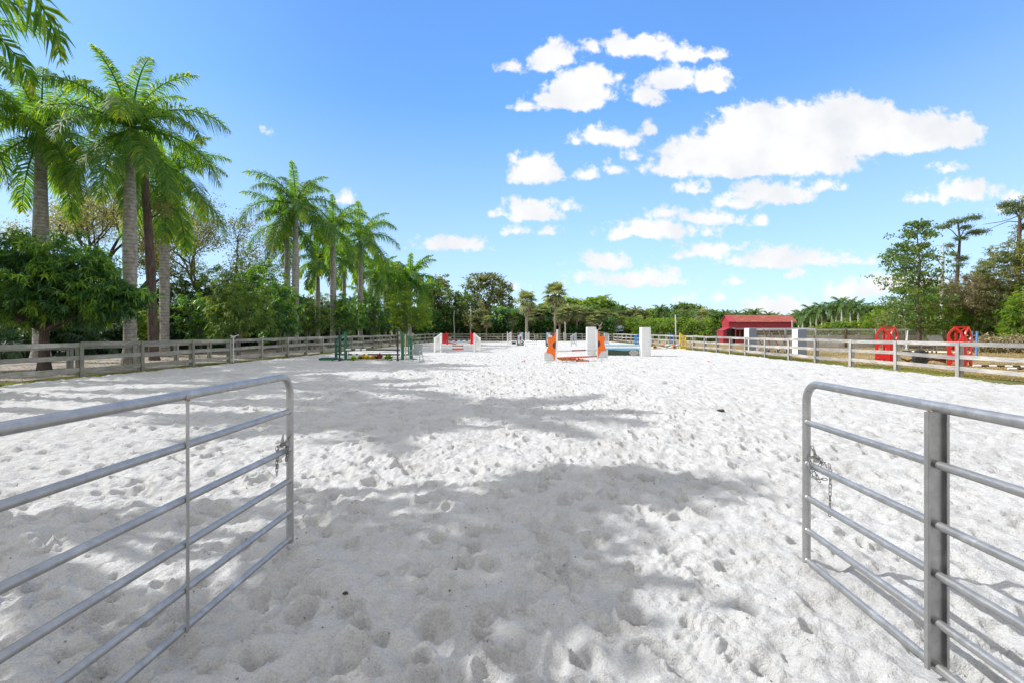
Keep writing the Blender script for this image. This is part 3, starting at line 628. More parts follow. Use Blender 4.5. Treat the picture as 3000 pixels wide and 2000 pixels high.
# off to the left of the frame: the palms and trees of the same row whose shade lies over the sand
royal('royal palm left of the picture, with crown reaching in at the top left', -26.4, 21.0, 12.6, 31, 17, .31, 1.4)
royal('royal palm of the left row, outside the picture beside the arena', -21.8, 17.2, 12.8, 37, 17, .28, 1.15, 'mid')
royal('royal palm beside the left end of the gateway, outside the picture', -15.9, 12.6, 12.2, 41, 16, .28, 1.1, 'mid')
broadleaf('shade_tree', 'low bushy tree outside the picture left of the arena', 'tree', -18.3, 12.5, 2, [(0, 0, 4.0, 1.6, 1.2, 1.2, 40)], 26, .34, 'mango', 60, .2, rad=.6, shell=.2)
royal('third royal palm near the gateway, outside the picture on the left', -16.2, 11.0, 11.0, 43, 12, .28, .68, 'mid')
broadleaf('shade_tree', 'tall leafy tree left of the gateway, outside the picture', 'tree', -9.9, 5, 5, [(.4, 0, 8.5, 1.1, 1.0, .8, 34), (0, 1.96, 10.5, .95, .4, .7, 22), (.4, -1.5, 8.0, 1.1, .8, .9, 34), (0, 1.2, 9.6, .6, .4, .5, 11)], 28, .26, 'mango', 62, .25, rad=.45, shell=.15)
# middle of the row
for lab, px, d, tz, seed, nf, sc, q in (
    ('tall royal palm with the paler trunk on the left of the close pair', 841, 46, 11.0, 51, 16, 1.18, 'near'),
    ('tall royal palm with the thicker trunk on the right of the close pair', 866, 44, 12.0, 52, 18, 1.36, 'near'),
    ('short drooping royal palm behind the row, between the close pair and the slim pale palm', 931, 56, 8.6, 53, 16, 1.12, 'mid'),
    ('slim pale royal palm standing alone right of the close pair', 976, 50, 11.2, 54, 15, 1.24, 'near'),
    ('dark royal palm behind the row, half hidden by its slimmer neighbours', 1008, 66, 10.4, 55, 16, 1.18, 'mid'),
    ('royal palm with wide crown left of the green jump, trunk rising from a round bush', 1056, 58, 11.6, 56, 17, 1.42, 'near'),
    ('royal palm with low hanging crown above the green jump', 1108, 72, 8.6, 57, 17, 1.30, 'mid'),
    ('thin grey royal palm trunk behind the low hanging crown', 1128, 80, 9.6, 58, 15, 1.18, 'mid'),
    ('last tall royal palm of the left row, above the patio chair', 1201, 78, 8.9, 59, 19, 1.53, 'mid'),
    ('smaller royal palm left of the last tall palm of the row', 1155, 84, 9.2, 60, 16, 1.30, 'mid'),
    ('thin royal palm behind the row end, right of the last tall palm', 1236, 92, 8.4, 64, 15, 1.05, 'mid'),
    ('distant royal palm crown touching the last tall palm on its left', 1176, 90, 10.2, 65, 14, 1.0, 'mid'),
    ('royal palm crown between the wide palm and the low hanging one', 1086, 76, 10.2, 66, 14, 1.05, 'mid'),
    ('farthest small royal palm at the end of the left row', 1262, 98, 6.4, 67, 14, .95, 'mid'),
    ('short royal palm low between the round bush and the green jump', 1070, 88, 6.4, 63, 16, 1.18, 'mid')):
    royal(lab, at(px, d).x, d, tz, seed, nf, .27, sc, q, 'royal palms along the left side of the arena')
# glossy bushy trees in front of the palms
broadleaf('mango_tree', 'large bushy dark green tree behind the left fence at the left edge', 'tree', -20.6, 21.3, 1.7,
    [(-1.6, .3, 3.7, 2.4, 2.0, 1.9, 160), (1.1, .4, 3.5, 2.2, 1.8, 1.5, 150), (2.7, .2, 3.3, 1.1, 1.1, 1.0, 46), (.2, .3, 4.9, 1.9, 1.8, 1.1, 80), (-3.4, 0, 4.5, 1.6, 1.5, 1.7, 90), (.2, .8, 2.9, 3.2, 1.8, .8, 120), (3.7, .2, 3.3, .7, .7, .35, 16), (1.8, 0, 4.6, .8, .8, .7, 24)], 78, .26, 'mango', 71, .2, 'barkbrown', rad=.4, shell=.5, whorl=True, wid=.12)
def bush(label, px, d, topy, w, seed, mat='bush', bot=1.5, name='bushy_tree', dep=None, per=34, size=.22, n=1.0, group=None, tr=.12, bark='bark', shell=.6, rad=.42):
    H = zz(topy, d); W_ = w/FPX*d/2; c = (H+bot)/2; hz_ = (H-bot)/2; D = dep or W_*.85; r = random.Random(seed)
    area = W_*hz_*8; k = int(area*2.1*n)
    bl = [(0, 0, c, W_*.85, D*.85, hz_*.8, k), (-W_*.35, r.uniform(-.3, .3), c+hz_*.35, W_*.5, D*.5, hz_*.62, k//3), (W_*.4, r.uniform(-.3, .3), c-hz_*.05, W_*.55, D*.55, hz_*.7, k//3), (r.uniform(-.2, .2)*W_, 0, c-hz_*.5, W_*.9, D*.8, hz_*.45, k//3)]
    return broadleaf(name, label, 'tree', at(px, d).x, d, bot, bl, per, size*1.35, mat, seed, tr, bark, group, rad, shell, whorl=True, wid=.14)
G1 = 'bushy trees behind the left fence'
bush('bushy tree with fresh yellow green leaves between the slim pale trunk and the close pair', 700, 32, 822, 215, 81, 'bush', 1.1, n=1.1, group=G1)
bush('taller bushy dark tree behind, with upright feathery top left of the close pair', 770, 42, 745, 175, 82, 'mango', 1.5, n=.75, group=G1, shell=.3)
bush('broad dark bushy tree wrapped round the foot of the close pair of palms', 815, 36, 812, 150, 83, 'mango', 1.0, n=1.1, group=G1)
bush('dark bushy tree between the close pair and the slim pale palm', 905, 46, 858, 120, 84, 'bush', 1.2, group=G1)
bush('dense dark bush right of the slim pale palm', 1022, 50, 858, 110, 85, 'mango', 1.2, group=G1)
bush('dense dark bush left of the green jump', 1092, 55, 866, 110, 86, 'mango', 1.2, group=G1)
bush('lighter green tree with lit leaves above the green jump', 1190, 58, 848, 150, 87, 'bright', 1.6, group=G1)
bush('small dark bush in deep shade beside the brown pine trunk', 590, 38, 850, 150, 88, 'mango', .6, n=.9, group=G1)
bush('sunlit yellow green shrub seen low between the pine trunk and the thick palm trunk', 430, 34, 880, 90, 89, 'bright', .5, group=G1)
bush('dark shrub against the shade at the foot of the large bushy tree', 40, 33, 880, 240, 90, 'mango', .3, n=.7, group=G1)
bush('dense tree wall behind the thick palm and the pine trunk', 560, 46, 775, 200, 101, 'bush', .6, n=.7, group=G1, shell=.3)
bush('dark foliage behind the yellow green bush, under the sparse tree', 660, 50, 760, 200, 102, 'mango', .6, n=.7, group=G1, shell=.3)
bush('tall open green tree behind the gap left of the close pair', 730, 60, 700, 150, 103, 'olive', 3, n=.45, group=G1, shell=.2, size=.18)
bush('dense green foliage low behind the slim pale palm', 960, 62, 850, 160, 104, 'bush', .6, n=.9, group=G1)
# the open golden tree and the pine
open_tree('golden_tree', 'wide open tree with sparse golden leaves behind the royal palms', 'tree', at(440, 43).x, 43, 15, 5, 'gold', 'barkbrown', .45, .72, 5, 24, .14, .9, l0=5.4, upf=.14, per=3, flat=.6)
open_tree('golden_tree', 'smaller sparse tree with dark thin branches left of the close palm pair', 'tree', at(600, 50).x, 50, 13, 14, 'olive', 'barkbrown', .32, .7, 5, 10, .17, .8, l0=5.0, upf=.12, per=3)
t = thing('pine_tree', 'straight dark brown pine trunk between two pale palm trunks', 'tree', at(454, 29)); mb = MB(); f_ = 29/FPX
mb.tube([((a-454)*f_, 0, zz(b, 29)) for a, b in ((454, 1062), (451, 1040), (446, 900), (440, 760), (432, 640), (424, 520), (420, 420), (418, 300))], [.33, .27, .25, .24, .22, .2, .15, .08], 12)
for a, b, c, e in ((432, 640, 462, 600), (426, 545, 385, 480), (436, 700, 410, 660), (420, 440, 340, 395), (420, 400, 280, 300)): mb.tube([((a-454)*f_, 0, zz(b, 29)), (((a+c)/2-454)*f_, .3, zz((b+e)/2+8, 29)), ((c-454)*f_, .5, zz(e, 29))], [.08, .05, .015], 6)
mb.build('trunk', M['barkbrown'], t); link('crown', crown_mesh('crown', [((a-454)*f_, .4, zz(b, 29), .9, .9, .5, 16) for a, b in ((340, 392), (285, 300), (462, 598), (418, 300), (390, 478))], 30, .22, 72, .4, .1, wid=.12), M['olive'], t)
# dark understory hedge
def hedge(label, pts, h0, h1, th, n, size, mat, seed, name='hedge', cat='hedge', core=True):
    r = np.random.RandomState(seed); P = np.array(pts, float); sg = np.linalg.norm(np.diff(P, axis=0), axis=1); cs = np.concatenate([[0], np.cumsum(sg)]); k = max(1, n//26)
    s = r.rand(k)*cs[-1]; x = np.interp(s, cs, P[:, 0]); y = np.interp(s, cs, P[:, 1]); hh = (h0+(h1-h0)*(.5+vn(s/2.3, s*0, seed)+.5*vn(s/.8, s*0, seed+1)))
    z = hh*(r.rand(k)**.7); c = np.stack([x+r.normal(0, th*.4, k), y+r.normal(0, th*.4, k), z], -1)
    pts_ = (c[:, None, :]+r.normal(0, .28, (k, 26, 3))*np.array([1.2, 1.2, .8])).reshape(-1, 3); pts_[:, 2] = np.abs(pts_[:, 2])
    tn = np.clip(np.repeat(r.rand(k)*.8, 26)+r.normal(.05, .15, k*26), 0, 1); V, a = leaf_cloud(pts_, size, seed, tn)
    o = thing(name, label, cat, (0, 0, 0)); link('foliage', mesh_np('foliage', V, np.arange(len(V)).reshape(-1, 4), False, a), M[mat], o)
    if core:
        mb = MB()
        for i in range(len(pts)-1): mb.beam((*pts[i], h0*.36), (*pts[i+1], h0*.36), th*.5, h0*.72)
        mb.build('filler_core', M['dark'] if mat in ('dark', 'mango') else M['olive'], o)  # solid box added inside the leaves so gaps stay dark
    return o
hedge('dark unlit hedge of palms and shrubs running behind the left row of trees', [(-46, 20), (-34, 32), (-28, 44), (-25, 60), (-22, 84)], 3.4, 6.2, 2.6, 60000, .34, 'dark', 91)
for i in range(9):
    hx, hy = [(-33, 26), (-30, 29), (-28.5, 33), (-38, 25), (-27, 37), (-25.5, 42), (-35, 29.5), (-24.5, 48), (-31.5, 34)][i]
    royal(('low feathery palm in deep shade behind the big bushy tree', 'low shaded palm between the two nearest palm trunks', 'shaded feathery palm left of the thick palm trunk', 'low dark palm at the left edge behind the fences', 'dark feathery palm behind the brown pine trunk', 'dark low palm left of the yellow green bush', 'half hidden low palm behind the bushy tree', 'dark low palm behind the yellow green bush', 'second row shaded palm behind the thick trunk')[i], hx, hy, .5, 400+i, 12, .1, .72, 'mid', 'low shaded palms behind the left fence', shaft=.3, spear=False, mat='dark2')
# ================================================================== trees beyond the far end
GF = 'trees beyond the far fence'
broadleaf('large_tree', 'large round open crowned tree beyond the far left corner', 'tree', at(1428, 104).x, 104, 4.2, [(0, 0, 9.6, 5.2, 4.6, 3.9, 110), (-2.2, 0, 12.0, 2.8, 2.8, 2.0, 44), (2.6, 0, 10.8, 2.8, 2.6, 2.2, 44), (-3.8, 0, 8.4, 2.4, 2.4, 2.0, 30), (4.6, 0, 7.6, 2.0, 2.0, 1.6, 24), (.4, 0, 13.2, 2.4, 2.2, 1.2, 30), (-1, 0, 6.2, 4, 3, 1.2, 26)], 28, .42, 'olive', 333, .42, 'bark', None, .75, .45)
broadleaf('large_tree', 'slender open tree left of the large round tree', 'tree', at(1278, 96).x, 96, 4.5, [(0, 0, 8, 2.4, 2.2, 2.8, 60), (.8, 0, 11.2, 1.8, 1.8, 1.8, 34), (-1.2, 0, 10.2, 1.4, 1.4, 1.6, 24), (1.4, 0, 6.4, 1.8, 1.6, 1.5, 26)], 26, .4, 'olive', 334, .24, 'barkbrown', None, .65, .4)
broadleaf('large_tree', 'leaning open tree between the slender tree and the large round tree', 'tree', at(1340, 92).x, 92, 3.2, [(0, 0, 6.2, 2.6, 2.2, 2.4, 56), (-1.2, 0, 8.4, 1.8, 1.6, 1.5, 28), (1.5, 0, 7.6, 1.5, 1.5, 1.4, 22)], 26, .38, 'bush', 335, .22, 'bark', None, .6, .4, lean=(.6, 0))
LM = [(1180,'the last tall royal palm of the left row'),(1248,'the far left fence corner'),(1284,'the left white picket stand'),(1345,'the orange red pole middles'),(1398,'the right white picket stand'),(1440,'the big round open tree'),(1492,'the left diagonal slat stand'),(1525,'the left colour block panel'),(1545,'the brown skirted cabbage palm'),
    (1585,'the middle between the two cabbage palms'),(1626,'the tall slim cabbage palm'),(1656,'the thin white post at the far fence'),(1681,'the left pale grey stand'),(1732,'the left white tower box'),(1777,'the right pale grey stand'),(1825,'the metal shed'),(1889,'the right white tower box'),(1930,'the first sunflower board'),(1970,'the blue stand'),(2001,'the yellow stand'),
    (2060,'the hedge left of the barn'),(2112,'the left end of the red barn'),(2165,'the plain red end of the barn roof'),(2240,'the middle of the barn roof'),(2310,'the right end of the barn roof'),(2370,'the right paddock tower'),(2420,'the grey plank wall'),(2530,'the yellow ball'),(2600,'the left red plastic stand'),(2650,'the slender leafy tree')]
PROTO = {}; USED = {}
def where(look, px, d):
    x, ph = min(LM, key=lambda q: abs(q[0]-px)); rel = 'above' if abs(px-x) < 7 else ('left of' if px < x else 'right of')
    for pre in ('', 'farther ', 'nearer ', 'smaller ', 'half hidden '):
        s = f'{pre}{look} {rel} {ph}'
        if s not in USED: USED[s] = 1; return s
    return s
PROTO = {}
def proto(key, fn):
    if key not in PROTO: PROTO[key] = fn
    return PROTO[key]
first = {}
def place(key, make, label, px, d, h, wsc=1.0, group=None, href=1.0, rz=None, z=0):
    """first call builds the tree of a kind with reference height href, later ones copy it"""
    s = h/href
    if key not in first:
        t = make(); first[key] = t; t.location = at(px, d, z); t.scale = (s*wsc, s*wsc, s); t['label'] = label
        if group: t['group'] = group
        return t
    return dup(first[key], at(px, d, z), rz if rz is not None else (px*.37) % 6.28, (s*wsc, s*wsc, s), label, group)
def mk_round(seed, mat):
    def f(): return broadleaf('round_tree', 'x', 'tree', 0, 0, 1.6, [(0, 0, 4, 2.9, 2.9, 1.9, 110), (1.2, 0, 5.0, 1.6, 1.6, 1.1, 40), (-1.4, .4, 4.4, 1.7, 1.7, 1.3, 40), (0, 0, 2.6, 2.6, 2.6, 1.2, 50)], 26, .42, mat, seed, .2, rad=.6, shell=.55)
    return f
def mk_sabal(seed): return lambda: sabal('x', 0, 0, 4.6, seed, 1.2, .2)
def mk_royal(seed): return lambda: royal('x', 0, 0, 6.3, seed, 18, .26, .72, 'far', spear=False, shaft=.9)
rr = random.Random(8)
sabal('cabbage palm with a heavy brown skirt of dead fans, left of the colour block jump', at(1543, 84.6).x, 84.6, 7.0, 3, 1.65, .27, 34, 30)
sabal('taller slim cabbage palm with round crown, above the colour block jump', at(1626, 86).x, 86, 8.3, 4, 1.75, .2, 44, 14)
# low mass right behind the far fence
kinds = [('r1', mk_round(201, 'bush'), 6.2, 'round_tree'), ('r2', mk_round(202, 'olive'), 6.2, 'round_tree'), ('r3', mk_round(203, 'bright'), 6.2, 'round_tree'), ('r4', mk_round(204, 'mango'), 6.2, 'round_tree')]
LR = {'r1': 'mid green rounded far tree', 'r2': 'olive rounded far tree', 'r3': 'fresh green rounded far tree', 'r4': 'dark green rounded far tree'}
GR = {'r1': 'mid green trees in the far belt', 'r2': 'olive trees in the far belt', 'r3': 'fresh green trees in the far belt', 'r4': 'dark green trees in the far belt'}
def far_round(i, px, d, topy, wsc=1.0, label=None):
    k, mk, hr, _ = kinds[i]; place(k, mk, label or where(LR[k], px, d), px, d, zz(topy, d), wsc, None if label else GR[k], hr)
for i, px, d, ty, w in ((3,1245,90,905,1.0),(0,1300,97,892,.9),(3,1352,94,915,1.0),(1,1395,90,905,.8),(2,1330,110,922,.9),(3,1450,97,925,1.0),(3,1487,92,898,1.0),(0,1512,100,900,.9),(3,1560,96,893,1.2),(3,1595,94,900,1.0),
    (0,1645,99,897,1.1),(3,1680,95,898,1.0),(0,1722,97,893,1.1),(2,1665,122,880,1.4),(1,1760,100,905,1.1),(0,1795,125,892,1.2),(1,1848,110,905,1.2),(2,1905,122,903,1.2),(0,1960,128,906,1.2),(1,2010,130,905,1.2),(0,2060,125,905,1.2),(2,1925,104,930,1.2),
    (0,2110,128,912,1.3),(1,2175,130,916,1.3),(0,2240,135,918,1.3),(2,2300,130,920,1.2),(0,2360,120,915,1.2),(1,2420,118,925,1.2),(0,2560,95,893,1.2),(2,2600,90,900,1.0),(1,2640,84,905,1.1),(0,2530,110,895,1.3),(3,1215,84,900,1.0),(0,1180,96,890,1.0)):
    far_round(i, px, d, ty, w)
far_round(2, 1697, 112, 868, 1.75, 'broad dome shaped bright green tree rising above the middle of the belt')
far_round(0, 2012, 140, 886, 1.0, 'rounded green tree with a small hazy conifer tip above it')
GS = 'cabbage palms in the belt beyond the far fence'
for px, d, ty in ((1425,88,925),(1500,90,918),(1562,92,905),(1655,91,892),(1690,92,895),(1712,93,902),(1746,93,912),(1772,95,906),(1800,96,918),(1840,97,930),(1873,98,925),(2057,92,905),(1580,95,915),(1400,93,940),(1590,93,894),(1640,90,905),(1672,96,905),(1730,90,925),(1615,95,898)):
    place('s1' if px % 2 else 's2', mk_sabal(5 if px % 2 else 6), where('pale cabbage palm', px, d), px, d, zz(ty, d), 1.0, GS, 5.9)
GP = 'small royal palms in the distant belt'
for px, d, ty in ((1805,118,890),(1822,122,888),(1862,124,893),(1895,126,905),(1935,112,886),(1955,118,892),(1981,115,905),(2037,120,908),(2072,118,904),(2092,125,902),(2128,128,903),(2160,124,905),(2190,126,903),(2215,130,912),(2250,126,908),(2272,132,912),(1780,120,896),(2030,128,903)):
    place('p1' if px % 2 else 'p2', mk_royal(7 if px % 2 else 8), where('small distant royal palm', px, d), px, d, zz(ty, d), .95, GP, 9.2)
for px, ty, lab in ((2212, 898, 'far royal palm showing above the red barn roof towards its right'), (2120, 905, 'far royal palm showing at the left end of the red barn roof')):
    place('p1', mk_royal(7), lab, px, 120, zz(ty, 120), 1.3, None, 9.2)
# bright palm group right of the barn
PG = [(2352,92,898),(2375,90,884),(2408,88,878),(2438,86,874),(2466,84,862),(2492,88,866),(2515,86,870),(2392,98,888),(2450,96,880),(2340,98,902),(2530,94,884)]
LAB = ['leftmost low palm of the group right of the red barn', 'second palm from the left in the group right of the red barn', 'third palm of the group right of the red barn, over the grey wall', 'palm left of the two tallest in the group right of the red barn',
    'tallest palm of the group right of the red barn', 'palm right behind the tallest of the group right of the barn', 'rightmost full palm of the group right of the red barn, bright trunk', 'small palm behind the second and third of the group right of the barn', 'small palm behind the middle of the group right of the barn',
    'half hidden palm against the barn end, left of the palm group', 'small far palm at the right end of the palm group']
for (px, d, ty), lab in zip(PG, LAB):
    royal(lab, at(px, d).x, d, zz(ty, d)-2.6, px, 17, .15, .62, 'mid', 'royal palms right of the red barn', spear=False, shaft=.8, bark='barkpale', mat='palmfar')
# green hedges beyond the right corner
def hp(a): return [(at(px, d).x, d) for px, d in a]
hedge('bright green hedge beyond the right rear corner of the arena, left of the red barn', hp([(1835, 96), (1950, 88), (2040, 82), (2098, 80)]), 2.9, 4.6, 1.6, 12000, .32, 'bright', 93)
hedge('green hedge behind the grey plank wall right of the red barn', hp([(2375, 74), (2450, 70), (2540, 66), (2660, 60)]), 1.6, 3.0, 1.6, 14000, .3, 'bright', 94)
hedge('dark strip of shrubs right behind the far fence', hp([(1225, 92), (1400, 93), (1600, 92), (1800, 92)]), 2.2, 4.4, 1.4, 14000, .4, 'mango', 95, core=False)
# ================================================================== right hand trees
layered_tree('tall slender leafy tree with brown trunk behind the left red plastic jump stand', at(2691, 45).x, 45, 11.9, 1.9, 2.6, 44, 'bush', 'barkbrown', .17, 54, 22, .24)
layered_tree('thinner companion tree left of the slender leafy tree', at(2655, 47).x, 47, 10.2, 1.8, 2.6, 45, 'bush', 'barkpale', .12, 44, 18, .24, lean=-.5)
t = thing('bare_tree', 'white bare trunk with broken top, right of the slender leafy tree', 'tree', at(2760, 52))
mb = MB(); mb.tube([(0,0,0),(.05,0,3),(-.05,0,6),(.1,0,9),(.15,0,11.2)], [.24,.21,.17,.13,.05], 9); mb.tube([(.1,0,8.6),(-.5,0,9.3),(-1.1,.1,9.5)], [.06,.04,.02], 6); mb.tube([(.1,0,9.8),(.45,0,10.4),(.5,0,11)], [.05,.03,.015], 6)
mb.build('trunk', M['barkpale'], t)
rs9 = np.random.RandomState(19)
def pine(label, px, d, pads, trunk, tr, seed):
    t = thing('pine_tree', label, 'tree', at(px, d)); mb = MB(); T = [Vector(((a-px)/FPX*d, 0, zz(b, d))) for a, b in trunk]
    mb.tube(T, [tr*(1-.75*i/(len(T)-1)) for i in range(len(T))], 9); rr_ = random.Random(seed); bl = []
    for a, b, w, h in pads:
        c = Vector(((a-px)/FPX*d, rr_.uniform(-1, 1), zz(b, d)+rr_.uniform(-.25, .25))); bl.append((c.x, c.y, c.z, w/FPX*d/2*.85, w/FPX*d/2*.7, h/FPX*d/2*.55, max(5, int(w*.55))))
        st = min(T, key=lambda p: (p-c-Vector((0, 0, -.8))).length); mb.tube([st, st.lerp(c, .5)+Vector((0, 0, .25)), c], [.07, .05, .02], 6)
    mb.build('trunk', M['barkbrown'], t); link('crown', crown_mesh('crown', bl, 30, .26, seed, .5, .1, wid=.12, up=.1), M['pine'], t); return t
pine('umbrella topped pine with bent trunk standing right of the bare white trunk', 2808, 64, [(2762,667,40,12),(2800,648,50,16),(2838,642,45,14),(2855,686,50,14),(2822,672,30,10),(2795,700,30,8),(2818,762,22,14),(2832,752,30,10),(2785,722,22,8),(2796,782,30,14),(2870,682,20,8),(2780,748,16,6)],
    [(2800,950),(2802,840),(2808,760),(2812,700),(2806,650)], .3, 301)
pine('tall vine hung pine at the right edge above the thicket', 2992, 48, [(2985,592,50,22),(3010,606,60,26),(2996,625,30,14),(3020,580,50,22),(2975,612,22,10),(3030,650,40,16)],
    [(2984,990),(2984,850),(2986,700),(2988,640),(2996,590)], .28, 302)
for lab, px, d, ty, w, mt, bt, sd in (
    ('green tree with dense low crown between the leafy tree and the vine covered mound', 2712, 55, 835, 130, 'bright', .6, 311),
    ('mound of dry brown vines draped over a tree on the right', 2858, 45.5, 792, 200, 'vine', 3.2, 312),
    ('green shrub growing out of the foot of the vine covered mound', 2790, 46, 872, 150, 'bright', .3, 313),
    ('tall yellow green tree at the right edge beside the vine hung pine', 2990, 44, 690, 210, 'olive', 1.6, 314),
    ('dark green tree behind the vine mound near the right edge', 2905, 52, 792, 170, 'bush', 1.0, 315),
    ('bright green climber covered tree low at the right edge', 3010, 40, 838, 150, 'bright', .5, 316),
    ('dark tree filling the gap under the vine covered mound', 2880, 47, 880, 170, 'mango', .2, 317),
    ('small olive shrub under the slender leafy tree', 2640, 56, 895, 130, 'olive', .2, 318),
    ('green shrub mass left of the slender leafy tree behind the plank wall', 2590, 62, 905, 120, 'bright', .2, 319),
    ('hazy round tree behind the vine covered mound', 2880, 75, 762, 70, 'olive', 4, 320)):
    bush(lab, px, d, ty, w, sd, mt, bt, size=.2 if mt != 'vine' else .16, per=34, group=None, n=1.5 if mt == 'vine' or px > 2950 else 1.0, tr=.16, bark='barktan')
bush('rounded green tree supporting the dry vines', 2865, 51, 840, 200, 330, 'olive', .6, size=.2, n=.9)
hedge('low tan weedy hedge along the far side of the paddock at the right', hp([(2855, 40), (2940, 39), (3060, 38)]), .8, 1.35, .8, 5000, .16, 'vine', 96, core=False)
hedge('dense wall of thicket filling the right side behind the paddock', hp([(2640, 64), (2760, 60), (2900, 55), (3080, 50), (3300, 46)]), 4.0, 7.2, 1.8, 16000, .34, 'bush', 97)
# leafless vine strands of the tall pine
t = thing('bare_branches', 'thin leafless branches reaching left from the pine at the right edge', 'branches', at(2990, 48.2))
mb = MB(); f_ = 48.2/FPX
for a in (((2985,632),(2960,642),(2930,650),(2895,655),(2882,657)),((2985,650),(2955,648),(2920,662),(2890,675)),((2985,690),(2960,703),(2930,718),(2905,722)),((2985,655),(2978,680),(2973,710))):
    mb.tube([((p-2990)*f_, .02*i, zz(q, 48.2)) for i, (p, q) in enumerate(a)], [.05*(1-.8*i/len(a)) for i in range(len(a))], 5)
mb.build('twigs', M['bark'], t)
# trunks glimpsed below the far belt
GT = 'slim pale trunks beyond the far left fence'
t0 = None
for i, (px, d, h) in enumerate(((1330,90,5.5),(1345,95,5),(1379,88,6.3),(1390,93,6),(1415,96,5),(1480,95,4.5),(1310,100,5),(1361,99,5),(1466,98,5))):
    if t0 is None:
        t0 = thing('slim_trunk', 'slim pale tree trunk beyond the far left part of the fence', 'tree', at(px, d), 0, GT); mb = MB(); mb.tube([(0,0,0),(.08,0,2),(-.05,0,4),(.05,0,5.5)], [.13,.11,.09,.06], 7); mb.build('trunk', M['barkpale'], t0)
    else: dup(t0, at(px, d), i, (1, 1, h/5.5), where('slim pale tree trunk', px, d))
# ================================================================== steel gates
def gate(label, P, direc, zs, strut, zstr):
    """P: foot of the free stile, direc: unit vector from stile back towards the hinge"""
    t = thing('field_gate', label, 'gate', P); d = Vector(direc).normalized(); up = Vector((0, 0, 1)); Lg = 4.9
    zt = zs[0]; rc = .13; r = .0255; mb = MB(); pts = [up*(zs[-1]-.03), up*(zt-rc)]
    for k in range(1, 9):
        a = math.pi/2*k/8; pts.append(d*rc*(1-math.cos(a))+up*(zt-rc+rc*math.sin(a)))
    pts += [d*1.0+up*zt, d*2.2+up*zt, d*Lg+up*zt, d*(Lg+.001)+up*(zt-.001)]
    mb.tube(pts, r, 20)
    for k in range(1, 8):        # crimp wrinkles inside the bend
        a = math.pi/2*k/8; c = d*rc*(1-math.cos(a))+up*(zt-rc+rc*math.sin(a)); ta = d*math.sin(a)+up*math.cos(a)
        mb.tube([c-ta*.0035, c, c+ta*.0035], [r*.99, r*1.045, r*.99], 20, cap=False)
    mb.build('frame_tube', M['galv'], t)
    w = MB()
    for i, z in enumerate(zs[1:]):
        mb = MB(); a = d*.01+up*z; mb.tube([a, d*1.2+up*z, d*2.6+up*(z-.002), d*Lg+up*z], .0205, 18)
        rl = mb.build('rail', M['galv'], t)
        w = MB(); w.tube([d*.018+up*z, d*.03+up*z], [.0245, .0215], 14); w.build('weld_bead', M['galv'], rl)
    side = d.cross(up).normalized()
    for k, s in enumerate(strut):
        if zstr == 'bar':
            mb = MB(); mb.box(d*s+up*((zt+zs[-1])/2-.005)+side*(-.024), (.006, .022, zt-zs[-1]+.02) if abs(d.x) < .5 else (.022, .006, zt-zs[-1]), rz=math.atan2(d.x, -d.y)*-1); mb.build('strut', M['galv'], t)
            wb = MB(); wb.tube([d*s+up*(zt-.03)-side*.026, d*s+up*(zt-.018)-side*.024], [.010, .013], 8); wb.build('weld_bead', M['weld'], t)
        else:
            mb = MB(); h = zt-.024-(zs[-1]-.012); zc = (zt-.024+zs[-1]-.012)/2; c = d*s+up*zc; Mx = Matrix((side, -d, up)).transposed()
            mb.box(c, (.096, .003, h), M=Mx); mb.box(c+side*.0495+d*.010, (.003, .022, h), M=Mx); mb.box(c-side*.0495+d*.010, (.003, .022, h), M=Mx)
            mb.box(c+side*.043+d*.0205, (.010, .003, h), M=Mx); mb.box(c-side*.043+d*.0205, (.010, .003, h), M=Mx)
            mb.build('channel_brace', M['galv'], t, bevel=.001)
            wb = MB(); wb.tube([d*(s-.006)+up*(zt-.032)+side*.035, d*(s+.004)+up*(zt-.022)+side*.03], [.007, .009], 7); wb.build('weld_bead', M['weld'], t)
    return t
ZS = [1.364, 1.10, .817, .579, .341, .137]
dl = Vector((-.0423, -1, 0)); dr = Vector((-.032, -1, 0))
gate('open galvanised steel field gate on the left with thin flat strut', (-1.68, 3.66, 0), dl, ZS, [1.12, 2.9], 'bar')
gate('open galvanised steel field gate on the right with wide channel brace', (2.046, 3.36, 0), dr, [1.344, 1.072, .787, .552, .326, .118], [1.06, 2.9], 'channel')
def chain(label, pts, P, wraps, n0=0):
    t = thing('gate_chain', label, 'chain', P); link_me = None
    seg = []; 
    for path in pts:
        path = [Vector(p) for p in path]; ln = [0]
        for a, b in zip(path, path[1:]): ln.append(ln[-1]+(b-a).length)
        s = 0
        while s < ln[-1]:
            i = max(j for j in range(len(ln)) if ln[j] <= s); i = min(i, len(path)-2); f = (s-ln[i])/max(1e-6, ln[i+1]-ln[i]); seg.append((path[i].lerp(path[i+1], f), (path[i+1]-path[i]).normalized())); s += .026
    mb = MB(); P_ = [(math.cos(a)*.0075+0, 0, math.sin(a)*.0085+(.0095 if math.sin(a) > 0 else -.0095)) for a in [2*math.pi*k/16 for k in range(17)]]
    mb.tube(P_, .0022, 7, cap=False); o0 = mb.build('link', M['chain'], t)
    for i, (p, d) in enumerate(seg):
        o = o0 if i == 0 else o0.copy()
        if i: COL.objects.link(o); o.parent = t
        o.location = p; q = d.to_track_quat('Z', 'Y').to_matrix()@Matrix.Rotation(math.pi/2*(i % 2)+.35*math.sin(i*2.1), 3, 'Z'); o.rotation_euler = q.to_euler()
    return t
g = .817; dX = -.0423
